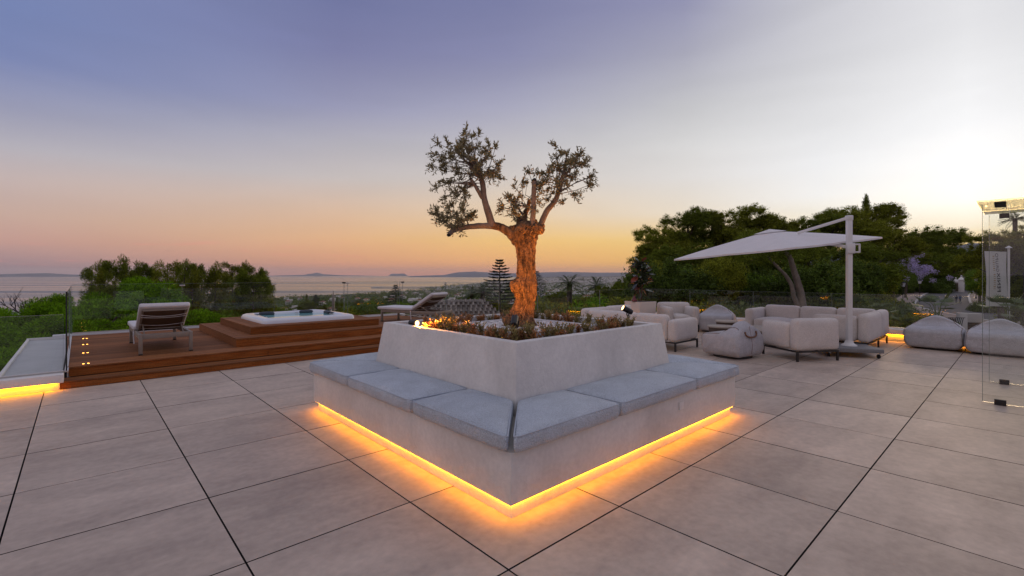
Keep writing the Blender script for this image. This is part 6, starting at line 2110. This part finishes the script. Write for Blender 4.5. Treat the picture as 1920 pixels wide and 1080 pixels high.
# two people walking on the road
def person(label, x, y, top, legs_m, hair, step, rz=0.0):
    z = tz(x, y) + 0.63
    t = thing('person', label, 'person', (x, y, z), rz)
    P = {'pelvis': (0, 0, 0.94), 'waist': (0, 0, 1.08), 'chest': (0, 0.01, 1.30), 'neck': (0, 0.0, 1.47), 'head': (0, 0.02, 1.60), 'crown': (0, 0.01, 1.70),
         'lh': (-0.09, 0, 0.90), 'lk': (-0.10, 0.08 * step, 0.50), 'la': (-0.10, -0.10 * step, 0.09), 'lt': (-0.10, 0.06 - 0.10 * step, 0.03),
         'rh': (0.09, 0, 0.90), 'rk': (0.10, 0.02 * step, 0.50), 'ra': (0.10, 0.14 * step, 0.08), 'rt': (0.10, 0.16 + 0.14 * step, 0.03),
         'ls': (-0.17, 0, 1.41), 'le': (-0.23, -0.05, 1.13), 'lw': (-0.24, 0.06, 0.90), 'lf': (-0.24, 0.09, 0.80),
         'rs': (0.17, 0, 1.41), 're': (0.23, -0.03, 1.13), 'rw': (0.24, 0.10, 0.91), 'rf': (0.24, 0.13, 0.81)}
    R = {'pelvis': 0.14, 'waist': 0.13, 'chest': 0.155, 'neck': 0.055, 'head': 0.095, 'crown': 0.085, 'lh': 0.095, 'rh': 0.095, 'lk': 0.065, 'rk': 0.065, 'la': 0.045, 'ra': 0.045, 'lt': 0.04, 'rt': 0.04,
         'ls': 0.065, 'rs': 0.065, 'le': 0.048, 're': 0.048, 'lw': 0.036, 'rw': 0.036, 'lf': 0.035, 'rf': 0.035}
    Ed = [('pelvis', 'waist'), ('waist', 'chest'), ('chest', 'neck'), ('neck', 'head'), ('head', 'crown'), ('pelvis', 'lh'), ('lh', 'lk'), ('lk', 'la'), ('la', 'lt'), ('pelvis', 'rh'), ('rh', 'rk'), ('rk', 'ra'), ('ra', 'rt'), ('chest', 'ls'), ('ls', 'le'), ('le', 'lw'), ('lw', 'lf'), ('chest', 'rs'), ('rs', 're'), ('re', 'rw'), ('rw', 'rf')]
    ks = list(P)
    me = bpy.data.meshes.new('body')
    me.from_pydata([P[k] for k in ks], [(ks.index(a), ks.index(b_)) for a, b_ in Ed], [])
    o = link('body', me)
    sk = o.modifiers.new('skin', 'SKIN')
    for i, k in enumerate(ks):
        me.skin_vertices[0].data[i].radius = (R[k], R[k])
        me.skin_vertices[0].data[i].use_root = (k == 'pelvis')
    sb = o.modifiers.new('sub', 'SUBSURF')
    sb.levels = sb.render_levels = 2
    dg = bpy.context.evaluated_depsgraph_get()
    m2 = bpy.data.meshes.new_from_object(o.evaluated_get(dg))
    bpy.data.objects.remove(o)
    m2.name = 'body'
    m2.materials.clear()
    for m_ in (M['skin'], top, legs_m, M['hair']): m2.materials.append(m_)
    for p in m2.polygons:
        c = p.center
        p.use_smooth = True
        if c.z > 1.66 or (c.z > 1.53 and c.y < 0.0): p.material_index = 3
        elif c.z > 1.46: p.material_index = 0
        elif abs(c.x) > 0.16 and c.z < 0.92: p.material_index = 0
        elif c.z > 0.96 or (abs(c.x) > 0.17 and c.z > 0.9): p.material_index = 1
        elif c.z > 0.06: p.material_index = 2
        else: p.material_index = 3
    link('body', m2, t)
    return t
x, y, z = at(1793, 584, 94)
person('person in dark jacket and pale trousers walking on the road', x, y, M['cloth_navy'], M['cloth_grey'], True, 1.0)
x, y, z = at(1800, 584, 94)
person('person in blue shirt and dark trousers walking beside the other', x, y, M['cloth_blue'], M['cloth_navy'], True, -1.0)

# ------------------------------------------------------------------ haze: the thin evening air over sea and plain
hz_m = bpy.data.materials.new('evening_haze')
hz_m.use_nodes = True
hn = hz_m.node_tree
hn.nodes.clear()
T = NT(hn)
pv_ = T.n('ShaderNodeVolumePrincipled')
pv_.inputs['Color'].default_value = (0.86, 0.87, 0.92, 1)
pv_.inputs['Density'].default_value = 2.0e-5
pv_.inputs['Anisotropy'].default_value = 0.2
o_ = T.n('ShaderNodeOutputMaterial')
T.l(pv_.outputs[0], o_.inputs['Volume'])
hz = tag(MB().box(-45000, 45000, -45000, 45000, -125, 520).build('haze', hz_m), 'thin evening haze over the sea and plain', 'haze', kind='stuff')
